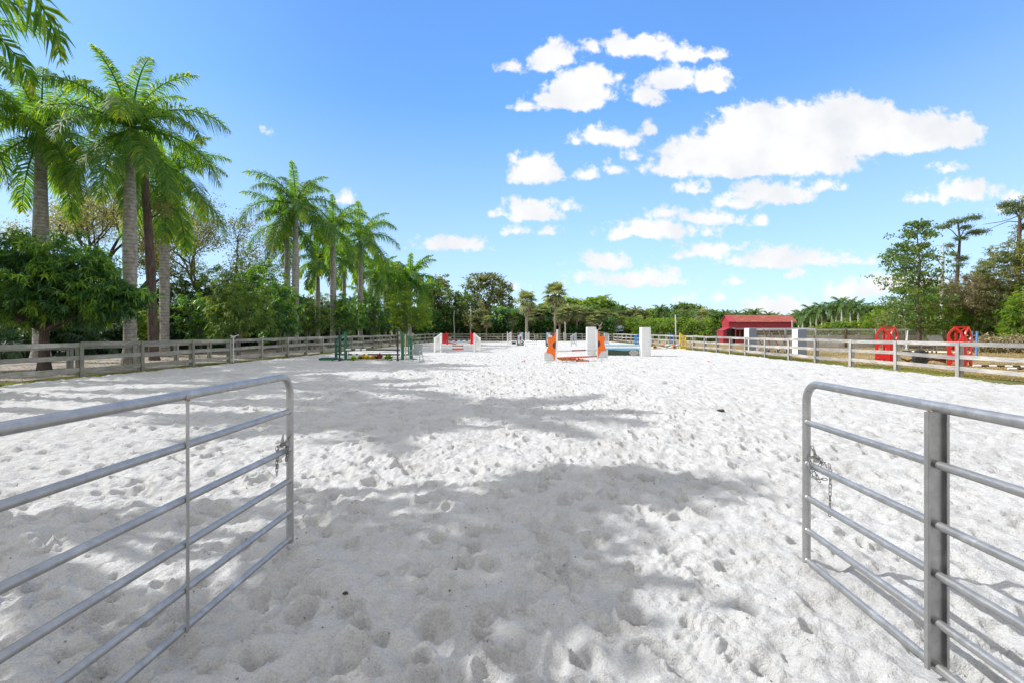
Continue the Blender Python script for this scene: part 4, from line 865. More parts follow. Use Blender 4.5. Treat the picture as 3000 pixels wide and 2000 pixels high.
chain('dark chain looped over the third rail of the left gate, two ends hanging', [
    [(-.032, -.1, .045), (.0, -.1, .052), (.032, -.1, .035), (.03, -.1, -.03), (.028, -.11, -.075)], [(-.03, -.1, .04), (.02, -.105, .05), (.034, -.12, .02), (.03, -.12, -.05)],
    [(-.034, -.13, .03), (-.034, -.13, -.02), (-.034, -.13, -.16)], [(-.02, -.135, .035), (-.022, -.14, -.03), (-.024, -.14, -.115)], [(.02, -.04, .1), (-.005, -.06, .06), (-.02, -.1, .05)]], (-1.683, 3.66, g), None)
t = thing('chain_bracket', 'small bent tin plate where the chain holds on the left gate stile', 'bracket', (-1.68, 3.63, .86)); mb = MB()
mb.prism([(0, -.03), (.035, -.03), (.012, .065), (0, .07)], (-.032, 0, 0), (-1, 0, 0), (0, 0, 1), .002); mb.build('plate', M['galv'], t)
g = .787
chain('grey chain knotted on the third rail of the right gate, one end hanging straight', [
    [(.03, -.02, .11), (.03, -.05, .06), (.034, -.09, .035), (.03, -.14, .045), (.03, -.17, .02)], [(.03, -.02, .05), (.035, -.07, .06), (.03, -.12, .03), (-.03, -.13, -.01), (0, -.13, -.07), (.03, -.17, -.06)],
    [(-.035, -.1, .03), (-.035, -.11, -.05), (-.01, -.15, -.075)], [(.028, -.2, .035), (.034, -.2, 0), (.03, -.2, -.29)], [(-.03, -.04, .04), (.02, -.08, .07), (.03, -.12, .055)]], (2.046, 3.36, g), None)
t = thing('chain_bracket', 'small bent tin plate where the chain holds on the right gate stile', 'bracket', (2.046, 3.33, .83)); mb = MB()
mb.prism([(0, -.03), (.04, -.03), (.012, .06), (0, .07)], (.028, 0, 0), (1, 0, 0), (0, 0, 1), .002); mb.build('plate', M['galv'], t)
# ================================================================== board fences
def fence(label, posts, hs, bt, mat_r, mat_p, side, top=1.27, pw=.14, name='board_fence', jit=.02, seed=1, batten=True):
    rg = random.Random(seed); t = thing(name, label, 'fence', (posts[0][0], posts[0][1], 0)); O = Vector((posts[0][0], posts[0][1], 0)); n = len(posts)
    Ps = [Vector((p[0], p[1], 0)) for p in posts]
    for i, p in enumerate(Ps):
        d = (Ps[min(i+1, n-1)]-Ps[max(i-1, 0)]).normalized(); nr = Vector((d.y, -d.x, 0))*side; ang = math.atan2(d.y, d.x); mb = MB(); hh = top+rg.uniform(-.02, .02)
        Mz = Matrix.Rotation(ang, 3, 'Z')@Matrix.Rotation(rg.gauss(0, .006), 3, 'X')
        mb.box(p-O+Vector((0, 0, hh/2-.2))-nr*(pw/2+.02), (pw, pw, hh+.4), M=Mz)
        if batten: mb.box(p-O+Vector((0, 0, hh/2-.05))+nr*.037, (pw+.01, .028, hh+.1), M=Mz)
        mb.build('post', mat_p, t, bevel=.006)
    for i in range(n-1):
        a, b = Ps[i]-O, Ps[i+1]-O; d = (b-a).normalized(); nr = Vector((d.y, -d.x, 0))*side
        for h in hs:
            mb = MB(); z0 = h+rg.gauss(0, jit); z1 = h+rg.gauss(0, jit); c = nr*.001
            mb.beam(a+d*.004+c+Vector((0, 0, z0)), b-d*.004+c+Vector((0, 0, z1)), .035, bt); mb.build('rail', mat_r, t, bevel=.004)
    return t
lp = []
y_ = 9.4
for yv in (9.3, 12.1, 15.0, 17.84, 20.5, 23.4, 26.1, 28.95, 31.8, 34.4, 37.0, 39.9, 42.8, 45.6, 48.4, 51.2, 54, 56.9, 59.8, 62.8, 65.8, 68.9, 72, 75.2, 78.5, 82): lp.append((float(xl(yv)), yv))
fence('mossy grey three board fence along the left side of the arena', lp, (1.215, .74, .3), .15, M['mossy_y'], M['mossy_z'], 1, 1.29, seed=2)
rp = [(16.95, 10.2), (17.0, 12.9), (16.9, 15.6), (16.88, 18.3), (16.9, 21.3), (16.8, 24.0), (16.62, 26.5), (16.6, 29.0), (16.65, 31.8), (16.75, 34.7)] + [(16.75+.012*(y-34.7), y) for y in (37.2, 39.7, 42.3, 45.0, 47.8, 50.5, 53.2, 56, 58.8, 61.6, 64.4, 67.2, 70, 73, 76, 79.4, 82.6)]
fence('sun bleached three board fence along the right side of the arena', rp, (1.215, .74, .3), .15, M['wood_y'], M['wood_z'], -1, 1.29, seed=3)
bp = [(-12.6+30.2*i/11, 83.4) for i in range(12)]
fence('far board fence closing the end of the arena', bp, (1.2, .78, .36), .15, M['wood_x'], M['wood_z'], 1, 1.27, seed=4)
sp_ = [(-19.9, 12.5), (-19.8, 15.5), (-19.75, 18.5), (-19.6, 21.5), (-19.1, 24.4), (-18.9, 27.3)] + [(-18.85+.02*(y-30), y) for y in (30.2, 33.2, 36.2, 39.2, 42.4, 45.6, 48.8, 52, 55.4, 59, 62.6, 66, 70, 74)]
fence('lower second fence across the shaded path on the left', sp_, (.98, .56), .14, M['mossy_y'], M['mossy_z'], 1, 1.05, seed=5, name='low_fence')
wp = [(at(1235, 112).x+2.2*i, 112) for i in range(10)]
fence('white rail fence glimpsed beyond the far left end of the arena', wp, (1.25, .75), .3, M['white'], M['white'], 1, 1.4, seed=6, name='white_fence', batten=False)
# ================================================================== jump wings and poles
def pole(label, a, b, r=.047, bands=None, mats=('white',), name='jump_pole', group=None, seg=12):
    """bands: list of (start, end, material index) fractions"""
    a = Vector(a); b = Vector(b); mb = MB()
    cuts = bands or [(0, 1, 0)]
    for s, e, mi in cuts: mb.tube([(b-a)*s, (b-a)*e], r, seg, mi=mi)
    o = mb.build(name, [M[m] for m in mats], None, loc=a); return tag(o, label, 'pole', group)
def wing(label, mat, Pi, Po, hi, ho, slats=3, low=.3, name='jump_wing', pw=.11, foot=True, diag=0, top2=True, cat='jump stand', holes=False, slope=True, fill=None, group=None, th=.03):
    Pi = Vector((Pi[0], Pi[1], 0)); Po = Vector((Po[0], Po[1], 0)); d = Po-Pi; w = d.length; rz = math.atan2(d.y, d.x)
    t = thing(name, label, cat, Pi, rz, group); m = M[mat]
    for x, h in ((0, hi), (w, ho)):
        mb = MB(); mb.box((x, 0, h/2-.02), (pw, pw, h+.04)); mb.build('post', m, t, bevel=.006)
    for on, z0, z1, hh in ((slope, hi-.1, ho-.06, .12), (1, low, low, .1), (top2, low+(ho-low)*.52, low+(ho-low)*.52, .08)):
        if on: mb = MB(); mb.beam((pw/2, 0, z0), (w-pw/2, 0, z1), th+.012, hh); mb.build('cross_rail', m, t)
    mb = MB(); sw = .085
    if diag:
        k = 5
        for i in range(k):
            z = low+.1+(hi-low-.5)*i/(k-1); mb.beam((pw/2, 0, z+.34), (w-pw/2, 0, z), .02, .1)
    else:
        for i in range(slats):
            x = w*(i+1)/(slats+1); zt = hi-.12+(ho-hi)*(i+1)/(slats+1); mb.box((x, -.004, (low+zt)/2), (sw, .022, zt-low))
    mb.build('slat', m, t) if (slats or diag) else None
    if foot:
        for x in (0, w):
            mb = MB(); mb.box((x, 0, .045), (pw+.04, .75, .09)); mb.build('foot', m, t, bevel=.008)
    return t
# --- green jump
wing('left green wooden jump stand with sloping top rail', 'green', at(1012.7, 28.6), at(984.7, 29.4), 1.64, 1.28, 1, .34, pw=.13)
wing('right green wooden jump stand with sloping top rail behind the chair', 'green', at(1179.5, 28.2), at(1204.5, 29.0), 1.63, 1.3, 2, .34, pw=.13)
for px, lab in ((994.5, 'tall black single post stand left of the flower box'), (1165, 'tall black single post stand right of the flower box')):
    p = at(px, 27.9); t = thing('post_stand', lab, 'jump stand', p, 0, None); mb = MB(); mb.tube([(0, 0, 0), (0, 0, 1.86)], .05, 14); mb.tube([(0, 0, 1.86), (0, 0, 1.885), (0, 0, 1.9)], [.056, .056, .03], 14); mb.build('post', M['black'], t)
    for a in (0.25, 1.75, 3.4, 4.9):
        mb = MB(); mb.tube([(0, 0, .1), (.25*math.cos(a), .25*math.sin(a), .1), (.48*math.cos(a), .48*math.sin(a), .01)], .022, 7); mb.build('foot', M['black'], t)
    mb = MB(); mb.box((.07 if px < 1100 else -.07, -.0, .6), (.07, .08, .03)); mb.box((.07 if px < 1100 else -.07, 0, .35), (.07, .08, .03)); mb.build('pole_cup', M['black'], t)
BW = [(0, .1, 1), (.1, .14, 0), (.14, .17, 1), (.17, .24, 0), (.24, .27, 1), (.27, .34, 0), (.34, 1, 1)]
pole('upper dark pole with white bands resting between the black posts', at(1013, 27.95, .655), at(1171.5, 27.75, .645), .045, [(0, .1, 0), (.1, .18, 1), (.18, .27, 0), (.27, .3, 1), (.3, .38, 0), (.38, .93, 1), (.93, 1, 1)], ('white_old', 'black'))
pole('lower dark pole with white bands resting between the black posts', at(1020, 27.9, .39), at(1172, 27.7, .385), .045, [(0, .08, 1), (.08, .15, 0), (.15, .19, 1), (.19, .3, 0), (.3, .33, 1), (.33, .38, 0), (.38, 1, 1)], ('white_old', 'black'))
mb = MB(); mb.beam((0, 0, 0), (-.03, .03, 1.52), .05, .03); o = mb.build('yellow_plank', M['yellow'], None, loc=at(1188.5, 28.1)); tag(o, 'thin upright yellow plank leaning on the right green jump stand', 'plank')
mb = MB(); mb.tube([(0, 0, 0), (-.02, 0, .7), (-.015, 0, 1.35)], .011, 6); o = mb.build('cup_track', M['chain'], None, loc=at(1022, 28.3)); tag(o, 'thin upright metal strip beside the left green jump stand', 'metal strip')
t = thing('fallen_stand', 'green slatted stand lying flat on the sand left of the green jump', 'jump stand', at(961, 28.0), .1); mb = MB()
for q in (-.3, .3): mb.box((0, q, .12), (.85, .09, .09))
mb.build('side_rail', M['green'], t); mb = MB()
for q in range(6): mb.box((-.36+q*.145, 0, .18), (.07, .7, .03))
mb.build('slat', M['green'], t)
def tuft(name, label, mat, P, n, r, h, seed, w=.03, parent=None, cat='plant', pal=None, droop=.6):
    rg = np.random.RandomState(seed); V = []; F = []; T = []
    for i in range(n):
        a = rg.uniform(0, 6.28); e = rg.uniform(.5, 1.45); L_ = r*rg.uniform(.6, 1.1); d = np.array([math.cos(a)*math.cos(e), math.sin(a)*math.cos(e), math.sin(e)]); s = np.array([-math.sin(a), math.cos(a), 0])*w*rg.uniform(.7, 1.4)
        c = rg.normal(0, r*.12, 3)*np.array([1, 1, .2]); m1 = c+d*L_*.6*np.array([1, 1, h/r]); e1 = c+d*L_*np.array([1.1, 1.1, h/r])-np.array([0, 0, L_*.35*droop]); b = len(V)
        V += [c-s*.4, c+s*.4, m1+s, m1-s, e1+s*.1, e1-s*.1]; F += [(b, b+1, b+2, b+3), (b+3, b+2, b+4, b+5)]; T += [rg.rand() if pal is None else np.clip(rg.normal(pal, .12), 0, 1)]*6
    o = link(name, mesh_np(name, np.array(V), np.array(F), False, np.array(T)), M[mat], parent, P)
    return tag(o, label, cat) if parent is None else o
t = thing('flower_box', 'long low white flower box on the sand under the dark poles', 'planter', at(1090, 28.1)); mb = MB(); mb.box((0, 0, .06), (2.3, .3, .12)); mb.box((0, 0, .125), (2.2, .22, .012), mi=1); mb.build('box', [M['white_old'], M['barkbrown']], t)
for px, dz, mt, rr_, hh_, sd_, lab, pal in ((1037, 0, 'fern', .38, .36, 1, 'bright yellow green fern at the left end of the flower box', None), (1056, .1, 'fern', .26, .26, 2, 'small darker fern left of the orange leaves', .05), (1070, .12, 'croton', .34, .34, 3, 'orange and yellow leafy plant in the flower box', .6), (1083, .1, 'croton', .3, .26, 4, 'yellow green leafy plant right of the orange one', .85),
    (1095, .1, 'croton', .28, .3, 5, 'yellow and dark red leafy plant in the middle of the flower box', .35), (1112, .14, 'croton', .3, .36, 6, 'dark red and orange leafy plant in the flower box', .12), (1103, .1, 'fern', .26, .26, 7, 'small green plant beside the dark red one', .1), (1139, .05, 'fern', .4, .42, 8, 'green fern at the right end of the flower box', .35)):
    tuft('potted_plant', lab, mt, at(px, 28.05, dz), 60, rr_*1.2, hh_*1.15, sd_, .042, pal=pal)
# patio chair
t = thing('patio_chair', 'grey sling patio chair beside the right green jump stand', 'chair', at(1219.5, 26.9), R(-8)); am = M['alu']
mb = MB(); Mx = Matrix.Rotation(R(-14), 3, 'X'); mb.box((0, .3, .68), (.5, .012, .56), M=Mx); mb.build('backrest', M['sling'], t)
mb = MB(); mb.box((0, 0, .42), (.5, .5, .014)); mb.build('seat', M['sling'], t)
mb = MB()
for s in (-1, 1): mb.tube([(s*.265, .2, .4), (s*.265, .27, .6), (s*.265, .37, .96)], .018, 7)
mb.tube([(-.265, .37, .96), (.265, .37, .96)], .018, 7); mb.tube([(-.265, -.26, .41), (.265, -.26, .41)], .018, 7); mb.tube([(-.27, .24, .12), (.27, .24, .12)], .01, 6); mb.build('frame', am, t)
for s in (-1, 1):
    mb = MB(); mb.tube([(s*.31, -.3, 0), (s*.3, -.28, .58), (s*.3, -.24, .63), (s*.3, .1, .65), (s*.28, .3, .68)], .019, 7); mb.build('armrest', am, t)
    mb = MB(); mb.tube([(s*.3, .34, 0), (s*.285, .22, .42)], .019, 7); mb.build('leg', am, t)
    mb = MB(); mb.tube([(s*.27, -.27, .41), (s*.3, -.28, .41)], .013, 6); mb.tube([(s*.3, -.28, .14), (s*.3, .3, .14)], .01, 6); mb.build('side_brace', am, t)
# --- white jump and red jump behind it
wing('left white picket jump stand in front of the red stands', 'white', at(1292.5, 38.3), at(1274, 37.9), 1.55, 1.22, 3, .28, foot=False)
wing('right white picket jump stand in front of the red stands', 'white', at(1389.6, 38.9), at(1406, 38.7), 1.55, 1.2, 3, .28, foot=False)
RB = [(0, .33, 0), (.33, .36, 1), (.36, .64, 2), (.64, .67, 1), (.67, 1, 0)]
pole('upper white pole with orange red middle between the white picket stands', at(1294, 38.2, .57), at(1388, 38.7, .565), .05, RB, ('white_old', 'black', 'redorange'))
pole('lower white pole with orange red middle between the white picket stands', at(1294, 38.2, .31), at(1388, 38.7, .31), .05, RB, ('white_old', 'black', 'redorange'))
wing('left solid red jump stand behind the white jump', 'red', at(1308, 61.8), at(1295, 61.8), 1.5, 1.25, 5, .2, pw=.1, foot=False)
wing('right solid red jump stand behind the white jump', 'red', at(1380, 61.8), at(1387, 61.5), 1.5, 1.35, 4, .2, pw=.12, foot=False)
mb = MB(); mb.box((0, 0, .75), (.14, .14, 1.5)); o = mb.build('red_post', M['red'], None, loc=at(1311.5, 61.2)); tag(o, 'single red post just right of the left red jump stand', 'post')
SB = [(i/9, (i+1)/9, (0, 2, 0, 1, 0, 2, 0, 1, 0)[i]) for i in range(9)]
pole('thin banded pole between the red jump stands, upper', at(1309, 61.7, .5), at(1379, 61.7, .5), .05, SB, ('white', 'black', 'blue'))
pole('thin banded pole between the red jump stands, lower', at(1309, 61.7, .22), at(1379, 61.7, .22), .05, [(0, .14, 1), (.14, .9, 0), (.9, 1, 1)], ('white', 'redorange'))
mb = MB(); mb.beam((0, 0, .34), (1.0, 0, .08), .03, .12); mb.beam((.35, .03, .34), (1.3, .03, .08), .03, .1, mi=1); o = mb.build('slanted_board', [M['redorange'], M['white']], None, loc=at(1312.5, 61)); tag(o, 'red and white slanted board leaning at the left red jump stand', 'board')
# --- diagonal slat stands and colour block panels
wing('left white jump stand with diagonal slats', 'white', at(1497.3, 63.4), at(1486.3, 63.4), 1.62, 1.62, 0, .15, diag=-1, slope=False, top2=False, foot=False, pw=.1)
wing('right white jump stand with diagonal slats', 'white', at(1540, 63.4), at(1549.6, 63.4), 1.62, 1.62, 0, .15, diag=1, slope=False, top2=False, foot=False, pw=.1)
pole('white pole behind the colour block panels', at(1497, 64, .45), at(1541, 64, .45), .05, [(0, 1, 0)], ('white',))
t = thing('low_box', 'low dark box on the sand between the diagonal slat stand and the colour block panel', 'box', at(1505.5, 64)); mb = MB(); mb.box((0, 0, .16), (.55, .4, .28)); mb.box((0, 0, .31), (.6, .45, .03)); mb.build('box', M['black'], t, bevel=.01)
cb = {'w': 'white', 'b': 'skyblue', 'p': 'palegrey', 'm': 'plum', 'n': 'navy', 'g': 'sage', 'k': 'black'}
M['plum'] = paint('plum_paint', (.22, .03, .08), .5, .1); M['navy'] = paint('navy_paint', (.03, .05, .12), .5, .1); M['sage'] = paint('sage_paint', (.35, .5, .3), .5, .1)
def blockpanel(label, P0, P1, h, cells):
    P0 = Vector(P0); d = Vector(P1)-P0; w = d.length; t = thing('block_panel_stand', label, 'jump stand', P0, math.atan2(d.y, d.x))
    for x in (0, w): mb = MB(); mb.box((x, 0, h/2), (.08, .1, h)); mb.build('post', M['black'], t)
    mb = MB(); mb.box((w/2, 0, h-.04), (w-.08, .06, .08)); mb.box((w/2, 0, .1), (w-.08, .06, .1)); mb.build('cross_rail', M['black'], t)
    mb = MB(); mb.box((w/2, .012, h/2+.03), (w-.09, .02, h-.24), mi=1); keys = list(cb); g0 = .1; W_ = w-.14; H_ = h-.28
    for (c, x0, x1, z0, z1) in cells: mb.box((.07+W_*(x0+x1)/2, -.004, .18+H_*(z0+z1)/2), (W_*(x1-x0)-.012, .02, H_*(z1-z0)-.012), mi=1+keys.index(c))
    mb.build('panel', [M['black']]+[M[cb[k]] for k in keys], t)
    for x in (0, w): mb = MB(); mb.box((x, 0, .03), (.12, .6, .06)); mb.build('foot', M['black'], t)
CE = [('m', 0, .34, .78, 1), ('b', .36, .7, .86, 1), ('w', .72, 1, .92, 1), ('w', 0, .34, .55, .76), ('w', .36, .7, .68, .84), ('b', .74, 1, .48, .9), ('b', 0, .3, .44, .53), ('m', .36, .7, .32, .66), ('w', .74, 1, .36, .46), ('w', 0, .34, .06, .42), ('p', .74, 1, .2, .34), ('g', .38, .7, 0, .26), ('n', .74, 1, .02, .18), ('k', 0, .34, 0, .05)]
blockpanel('left black framed jump stand with coloured block panel', at(1515.5, 57.8), at(1533.5, 57.6), 1.62, CE)
blockpanel('right black framed jump stand with coloured block panel behind the orange flower', at(1599.5, 53.6), at(1619.5, 53.4), 1.62, [(c, 1-b, 1-a, z0, z1) for c, a, b, z0, z1 in CE])
WB = [(0, .05, 0), (.05, .08, 1), (.08, .42, 0), (.42, .45, 1), (.45, .5, 0), (.5, .53, 1), (.53, .58, 0), (.58, .61, 1), (.61, 1, 0)]
pole('upper white pole with dark flecks between the colour block panels', at(1534, 57.5, .58), at(1600, 53.6, .6), .05, WB, ('white', 'black'))
pole('lower white pole with dark flecks between the colour block panels', at(1534, 57.5, .3), at(1600, 53.6, .3), .05, WB, ('white', 'black'))
pole('white ground pole with dark flecks in front of the colour block panels', at(1536, 56.6, .06), at(1600, 53, .06), .05, WB, ('white', 'black'))
# --- grey stands
wing('left pale grey picket jump stand behind the orange flower jump', 'palegrey', at(1687.5, 54.6), at(1673.2, 54.4), 1.52, 1.22, 2, .35, foot=False, top2=False, pw=.08)
wing('right pale grey picket jump stand between the orange flower and the blue board', 'palegrey', at(1770.5, 56.2), at(1783.5, 56.5), 1.48, 1.4, 3, .35, foot=False, top2=False, pw=.08)
pole('plain white pole between the pale grey stands', at(1688, 54.8, .62), at(1770, 56.3, .6), .06, [(0, 1, 0)], ('white',))
# --- orange flower jump
FP = [(0, 1.69), (.17, 1.41), (.28, 1.39), (.47, 1.375), (.43, 1.17), (.38, .97), (.45, .78), (.51, .58), (.36, .54), (.2, .515), (.1, .35), (.04, .2), (0, .18)]
def flower_stand(label, P, sgn, lean):
    t = thing('flower_stand', label, 'jump stand', P); mb = MB(); mb.beam((0, 0, 0), (lean, 0, 1.79), .1, .1, up=(0, 1, 0)); mb.build('post', M['white'], t, bevel=.005)
    mb = MB(); mb.prism([(-sgn*x, z) for x, z in ((.04, .12), (.62, .12), (.6, .58), (.04, .58))], (0, .02, 0), (1, 0, 0), (0, 0, 1), .03); mb.build('panel', M['white_old'], t)
    mb = MB(); mb.prism([(-sgn*(x+.045)+lean*z/1.79, z) for x, z in FP], (0, -.012, 0), (1, 0, 0), (0, 0, 1), .022); mb.build('petals', M['orange'], t)
    C = [(-sgn*.045-sgn*.17*math.sin(a)+lean*.53, .955+.185*math.cos(a)) for a in [math.pi*k/18 for k in range(19)]]
    mb = MB(); mb.prism(C, (0, -.029, 0), (1, 0, 0), (0, 0, 1), .012); mb.build('flower_centre', M['maroon'], t)
    mb = MB(); mb.box((-sgn*.62, .02, .3), (.05, .09, .6)); mb.build('outer_post', M['white'], t, bevel=.004)
    for x in (-.0, -sgn*.6): mb = MB(); mb.box((x, 0, .04), (.14, .8, .08)); mb.build('foot', M['white'], t, bevel=.006)
    mb = MB(); mb.box((-sgn*.3, .004, .14), (.5, .05, .05)); mb.build('bottom_rail', M['white_old'], t)
    mb = MB(); mb.box((sgn*.06, 0, .65), (.05, .07, .03)); mb.box((sgn*.06, 0, .27), (.05, .07, .03)); mb.build('pole_cup', M['chain'], t)
flower_stand('left white jump stand with half of a big orange flower', at(1628.5, 26.0), 1, .08)
flower_stand('right white jump stand with half of a big orange flower', at(1749, 28.96), -1, -.02)
RB2 = [(0, .335, 0), (.335, .37, 1), (.37, .65, 2), (.65, .69, 1), (.69, 1, 0)]
pole('white pole with orange red middle between the orange flower stands', at(1634, 26.05, .65), at(1746.5, 28.9, .61), .045, RB2, ('white_old', 'black', 'redorange'))
pole('solid orange red pole between the orange flower stands', at(1632, 26.05, .28), at(1747, 28.9, .225), .045, [(0, 1, 0)], ('redorange',))
pole('white ground pole with orange red middle in front of the orange flower jump', at(1651, 26.75, .055), at(1758, 27.3, .055), .05, RB2, ('white_old', 'black', 'redorange'))
t = thing('flower_box', 'low white flower box between the orange flower stands', 'planter', at(1683, 27.5), .12); mb = MB(); mb.box((0, 0, .07), (1.5, .22, .12)); mb.build('box', M['white_old'], t)
for i, (px, mt, s_) in enumerate(((1640, 'sunflower', .2), (1647, 'sunflower', .22), (1656, 'flower', .22), (1666, 'sunflower', .2), (1674, 'flower', .24), (1684, 'flower', .22), (1696, 'flower', .2), (1706, 'sunflower', .14))):
    tuft('flower_bunch', ('pale yellow dried flowers at the left end of the flower box', 'yellow flowers beside the dried ones', 'orange flower bunch, leftmost', 'cream and yellow flower bunch between orange ones', 'dark orange flower bunch in the middle', 'orange red flower bunch right of the middle', 'orange flower bunch near the right end', 'small pale flower at the right end of the flower box')[i], mt, at(px, 27.3, .1), 40, s_, s_*.9, 60+i, .03, cat='flowers')
M['shade_white'] = paint('shaded_white_paint', (.2, .25, .32), .5, .15, 4)  # white tower front with its shade painted in as grey-blue
# --- liverpool with white boxes
def towerbox(label, x0, x1, y0, y1, h, mat='white', name='white_tower', front=None):
    t = thing(name, label, 'jump tower', ((x0+x1)/2, (y0+y1)/2, 0)); mb = MB(); w = x1-x0; dd = y1-y0; mb.box((0, 0, h/2), (w-.02, dd-.02, h-.02))
    mb.box((0, 0, h-.006), (w, dd, .02)); mb.box((0, 0, .06), (w, dd, .12)); mb.build('body', M[mat], t, bevel=.008)
    mb = MB()
    for q in (-w/2+.004, w/2-.004): mb.box((q, -dd/2+.004, h/2), (.04, .03, h-.15))
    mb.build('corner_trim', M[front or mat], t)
    if front: mb = MB(); mb.box((0, -dd/2-.002, h/2), (w-.01, .016, h-.03)); mb.build('front_shade_panel', M[front], t)  # added panel carrying the shade colour of the white front
    return t
towerbox('left white tower box behind the orange flower jump', 5.28, 5.9, 33.9, 34.6, 2.0)
towerbox('right white tower box at the end of the blue board jump', 8.8, 9.37, 32.7, 33.45, 1.97)
t = thing('wall_board', 'board jump with blue wave over green field and two painted stones', 'jump board', (7.35, 33.3, 0)); w = 1.45
mb = MB(); mb.box((0, 0, .3), (w*2, .03, .48)); mb.build('panel', M['darkgreen'], t)
wave = [(-w, .54), (w, .54), (w, .36)]+[(w-2*w*k/14, .42+.035*math.cos(k/14*9)) for k in range(1, 14)]+[(-w, .36)]
mb = MB(); mb.prism(wave, (0, -.022, 0), (1, 0, 0), (0, 0, 1), .012); mb.build('blue_wave', M['blue' if False else 'skyblue'], t)
def stone(cx): 
    P = [(cx+(.33+.03*math.cos(9*a))*math.cos(a), .25+(.2+.02*math.cos(9*a))*math.sin(a)) for a in [2*math.pi*k/44 for k in range(44)]]
    mb = MB(); mb.prism(P, (0, -.045, 0), (1, 0, 0), (0, 0, 1), .03); mb.build('painted_stone', M['stone'], t)
stone(1.02); stone(-1.2)
mb = MB(); mb.box((0, 0, .58), (w*2, .06, .05)); mb.build('top_rail', M['white'], t); mb = MB(); mb.box((0, -.02, .04), (w*2, .1, .06)); mb.build('bottom_rail', M['paleblue'], t)
for s in (-1, 1): mb = MB(); mb.box((s*(w-.03), -.03, .28), (.09, .04, .56)); mb.build('end_post', M['white'], t)
mb = MB(); mb.box((0, 0, 0), (3.0, .05, .17)); o = mb.build('jump_plank', M['paleblue'], None, loc=(7.35, 33.2, .72)); tag(o, 'pale blue plank resting above the board jump', 'plank')
pole('white pole just under the pale blue plank', (5.92, 33.1, .6), (8.78, 33.0, .6), .04, [(0, 1, 0)], ('white',))
# --- blue and yellow stands
wing('blue picket jump stand half hidden behind the right white tower box', 'blue', at(1875, 57), at(1860.5, 57), 1.48, 1.15, 2, .2, pw=.11, foot=False)
wing('blue picket jump stand left of the yellow one', 'blue', at(1962.5, 56), at(1978.5, 56), 1.5, 1.15, 3, .25, pw=.11, foot=False)
wing('yellow picket jump stand at the right end of the sunflower jump', 'yellow', at(1992.5, 45.7), at(2008.5, 45.9), 1.52, 1.24, 2, .24, pw=.1)
pole('white pole slanting up to the yellow jump stand', at(1955, 46.8, .12), at(1992, 45.6, .5), .045, [(0, .15, 1), (.15, .8, 0), (.8, 1, 1)], ('white', 'skyblue'))
pole('green, white and orange banded pole of the sunflower jump', at(1903, 46, .3), at(1990, 46, .42), .05, [(i/8, (i+1)/8, i % 3) for i in range(8)], ('redorange', 'white', 'sage'))
pole('low banded pole behind the two sunflowers', at(1900, 45.6, .1), at(1988, 45.6, .18), .05, [(i/7, (i+1)/7, (i+1) % 3) for i in range(7)], ('orange', 'white', 'sage'))
def sunflower(label, P):
    t = thing('sunflower_board', label, 'sunflower board', P); C = []
    for k in range(24): a = 2*math.pi*k/24; r_ = .24 if k % 2 == 0 else .16; C.append((r_*math.cos(a), .24+r_*math.sin(a)))
    mb = MB(); mb.prism(C, (0, 0, 0), (1, 0, 0), (0, 0, 1), .03); mb.build('petals', M['sunorange'], t)
    mb = MB(); mb.prism([(.09*math.cos(2*math.pi*k/16), .24+.09*math.sin(2*math.pi*k/16)) for k in range(16)], (0, -.025, 0), (1, 0, 0), (0, 0, 1), .02); mb.build('flower_centre', M['barkbrown'], t)
M['sunorange'] = paint('ochre_paint', (.6, .3, .03), .6, .3, 12)
sunflower('left wooden sunflower board beside the right white tower box', at(1919, 45.2)); sunflower('right wooden sunflower board before the yellow jump stand', at(1976.5, 45.2))
# --- things on the sand
BP = [(i/12, (i+1)/12, i % 2) for i in range(12)]
a_, b_ = gp(1855, 1106), gp(1921, 1134)
pole('half buried pole with faded blue and white bands lying in the sand', (a_.x, a_.y, .06), (b_.x, b_.y, -.01), .05, BP, ('palegrey', 'white'))
def lump(label, px, b, s, mat, name='dropping', seed=1, fl=.5):
    p = gp(px, b); rg = random.Random(seed); bm = bmesh.new(); bmesh.ops.create_icosphere(bm, subdivisions=2, radius=1)
    for v in bm.verts: v.co = Vector((v.co.x*s, v.co.y*s*.6, v.co.z*s*fl))*rg.uniform(.7, 1.15)
    me = bpy.data.meshes.new(name); bm.to_mesh(me); bm.free(); o = link(name, me, M[mat], None, (p.x, p.y, sand_h(p.x, p.y)+s*.25)); return tag(o, label, 'dropping')
M['dung'] = paint('dark_dropping', (.06, .045, .035), .95, .4, 30)
lump('dark dropping lying on the sunlit sand right of the middle', 2111, 1208, .085, 'dung', seed=4); lump('small brown dropping left of the dark one on the sand', 2004, 1205, .05, 'dung', seed=5); lump('tiny dark dropping on the shaded sand before the gateway', 1012, 1756, .02, 'dung', seed=6)
for i, (px, b) in enumerate(((1530, 1064), (2076, 1063))):
    p = gp(px, b); mb = MB(); mb.prism([(-.07, 0), (0, .035), (.08, .01), (.05, -.03), (-.03, -.03)], (0, 0, .05), (1, 0, 0), (0, .8, .6), .01); o = mb.build('red_leaf', M['redorange'], None, loc=(p.x, p.y, sand_h(p.x, p.y))); tag(o, ('fallen red leaf on the sand left of the orange flower jump', 'fallen red leaf on the sand near the right fence')[i], 'leaf')
# ================================================================== paddock on the right
towerbox('left tower box in the paddock, white side and front greyed for shade', at(2195, 40.5).x, at(2195, 40.5).x+.6, 40.5, 41.4, 1.95, 'white', 'paddock_tower', 'shade_white')
towerbox('right tower box in the paddock, white side and front greyed for shade', at(2338, 35.2).x, at(2338, 35.2).x+.62, 35.2, 36.0, 1.85, 'white', 'paddock_tower', 'shade_white')
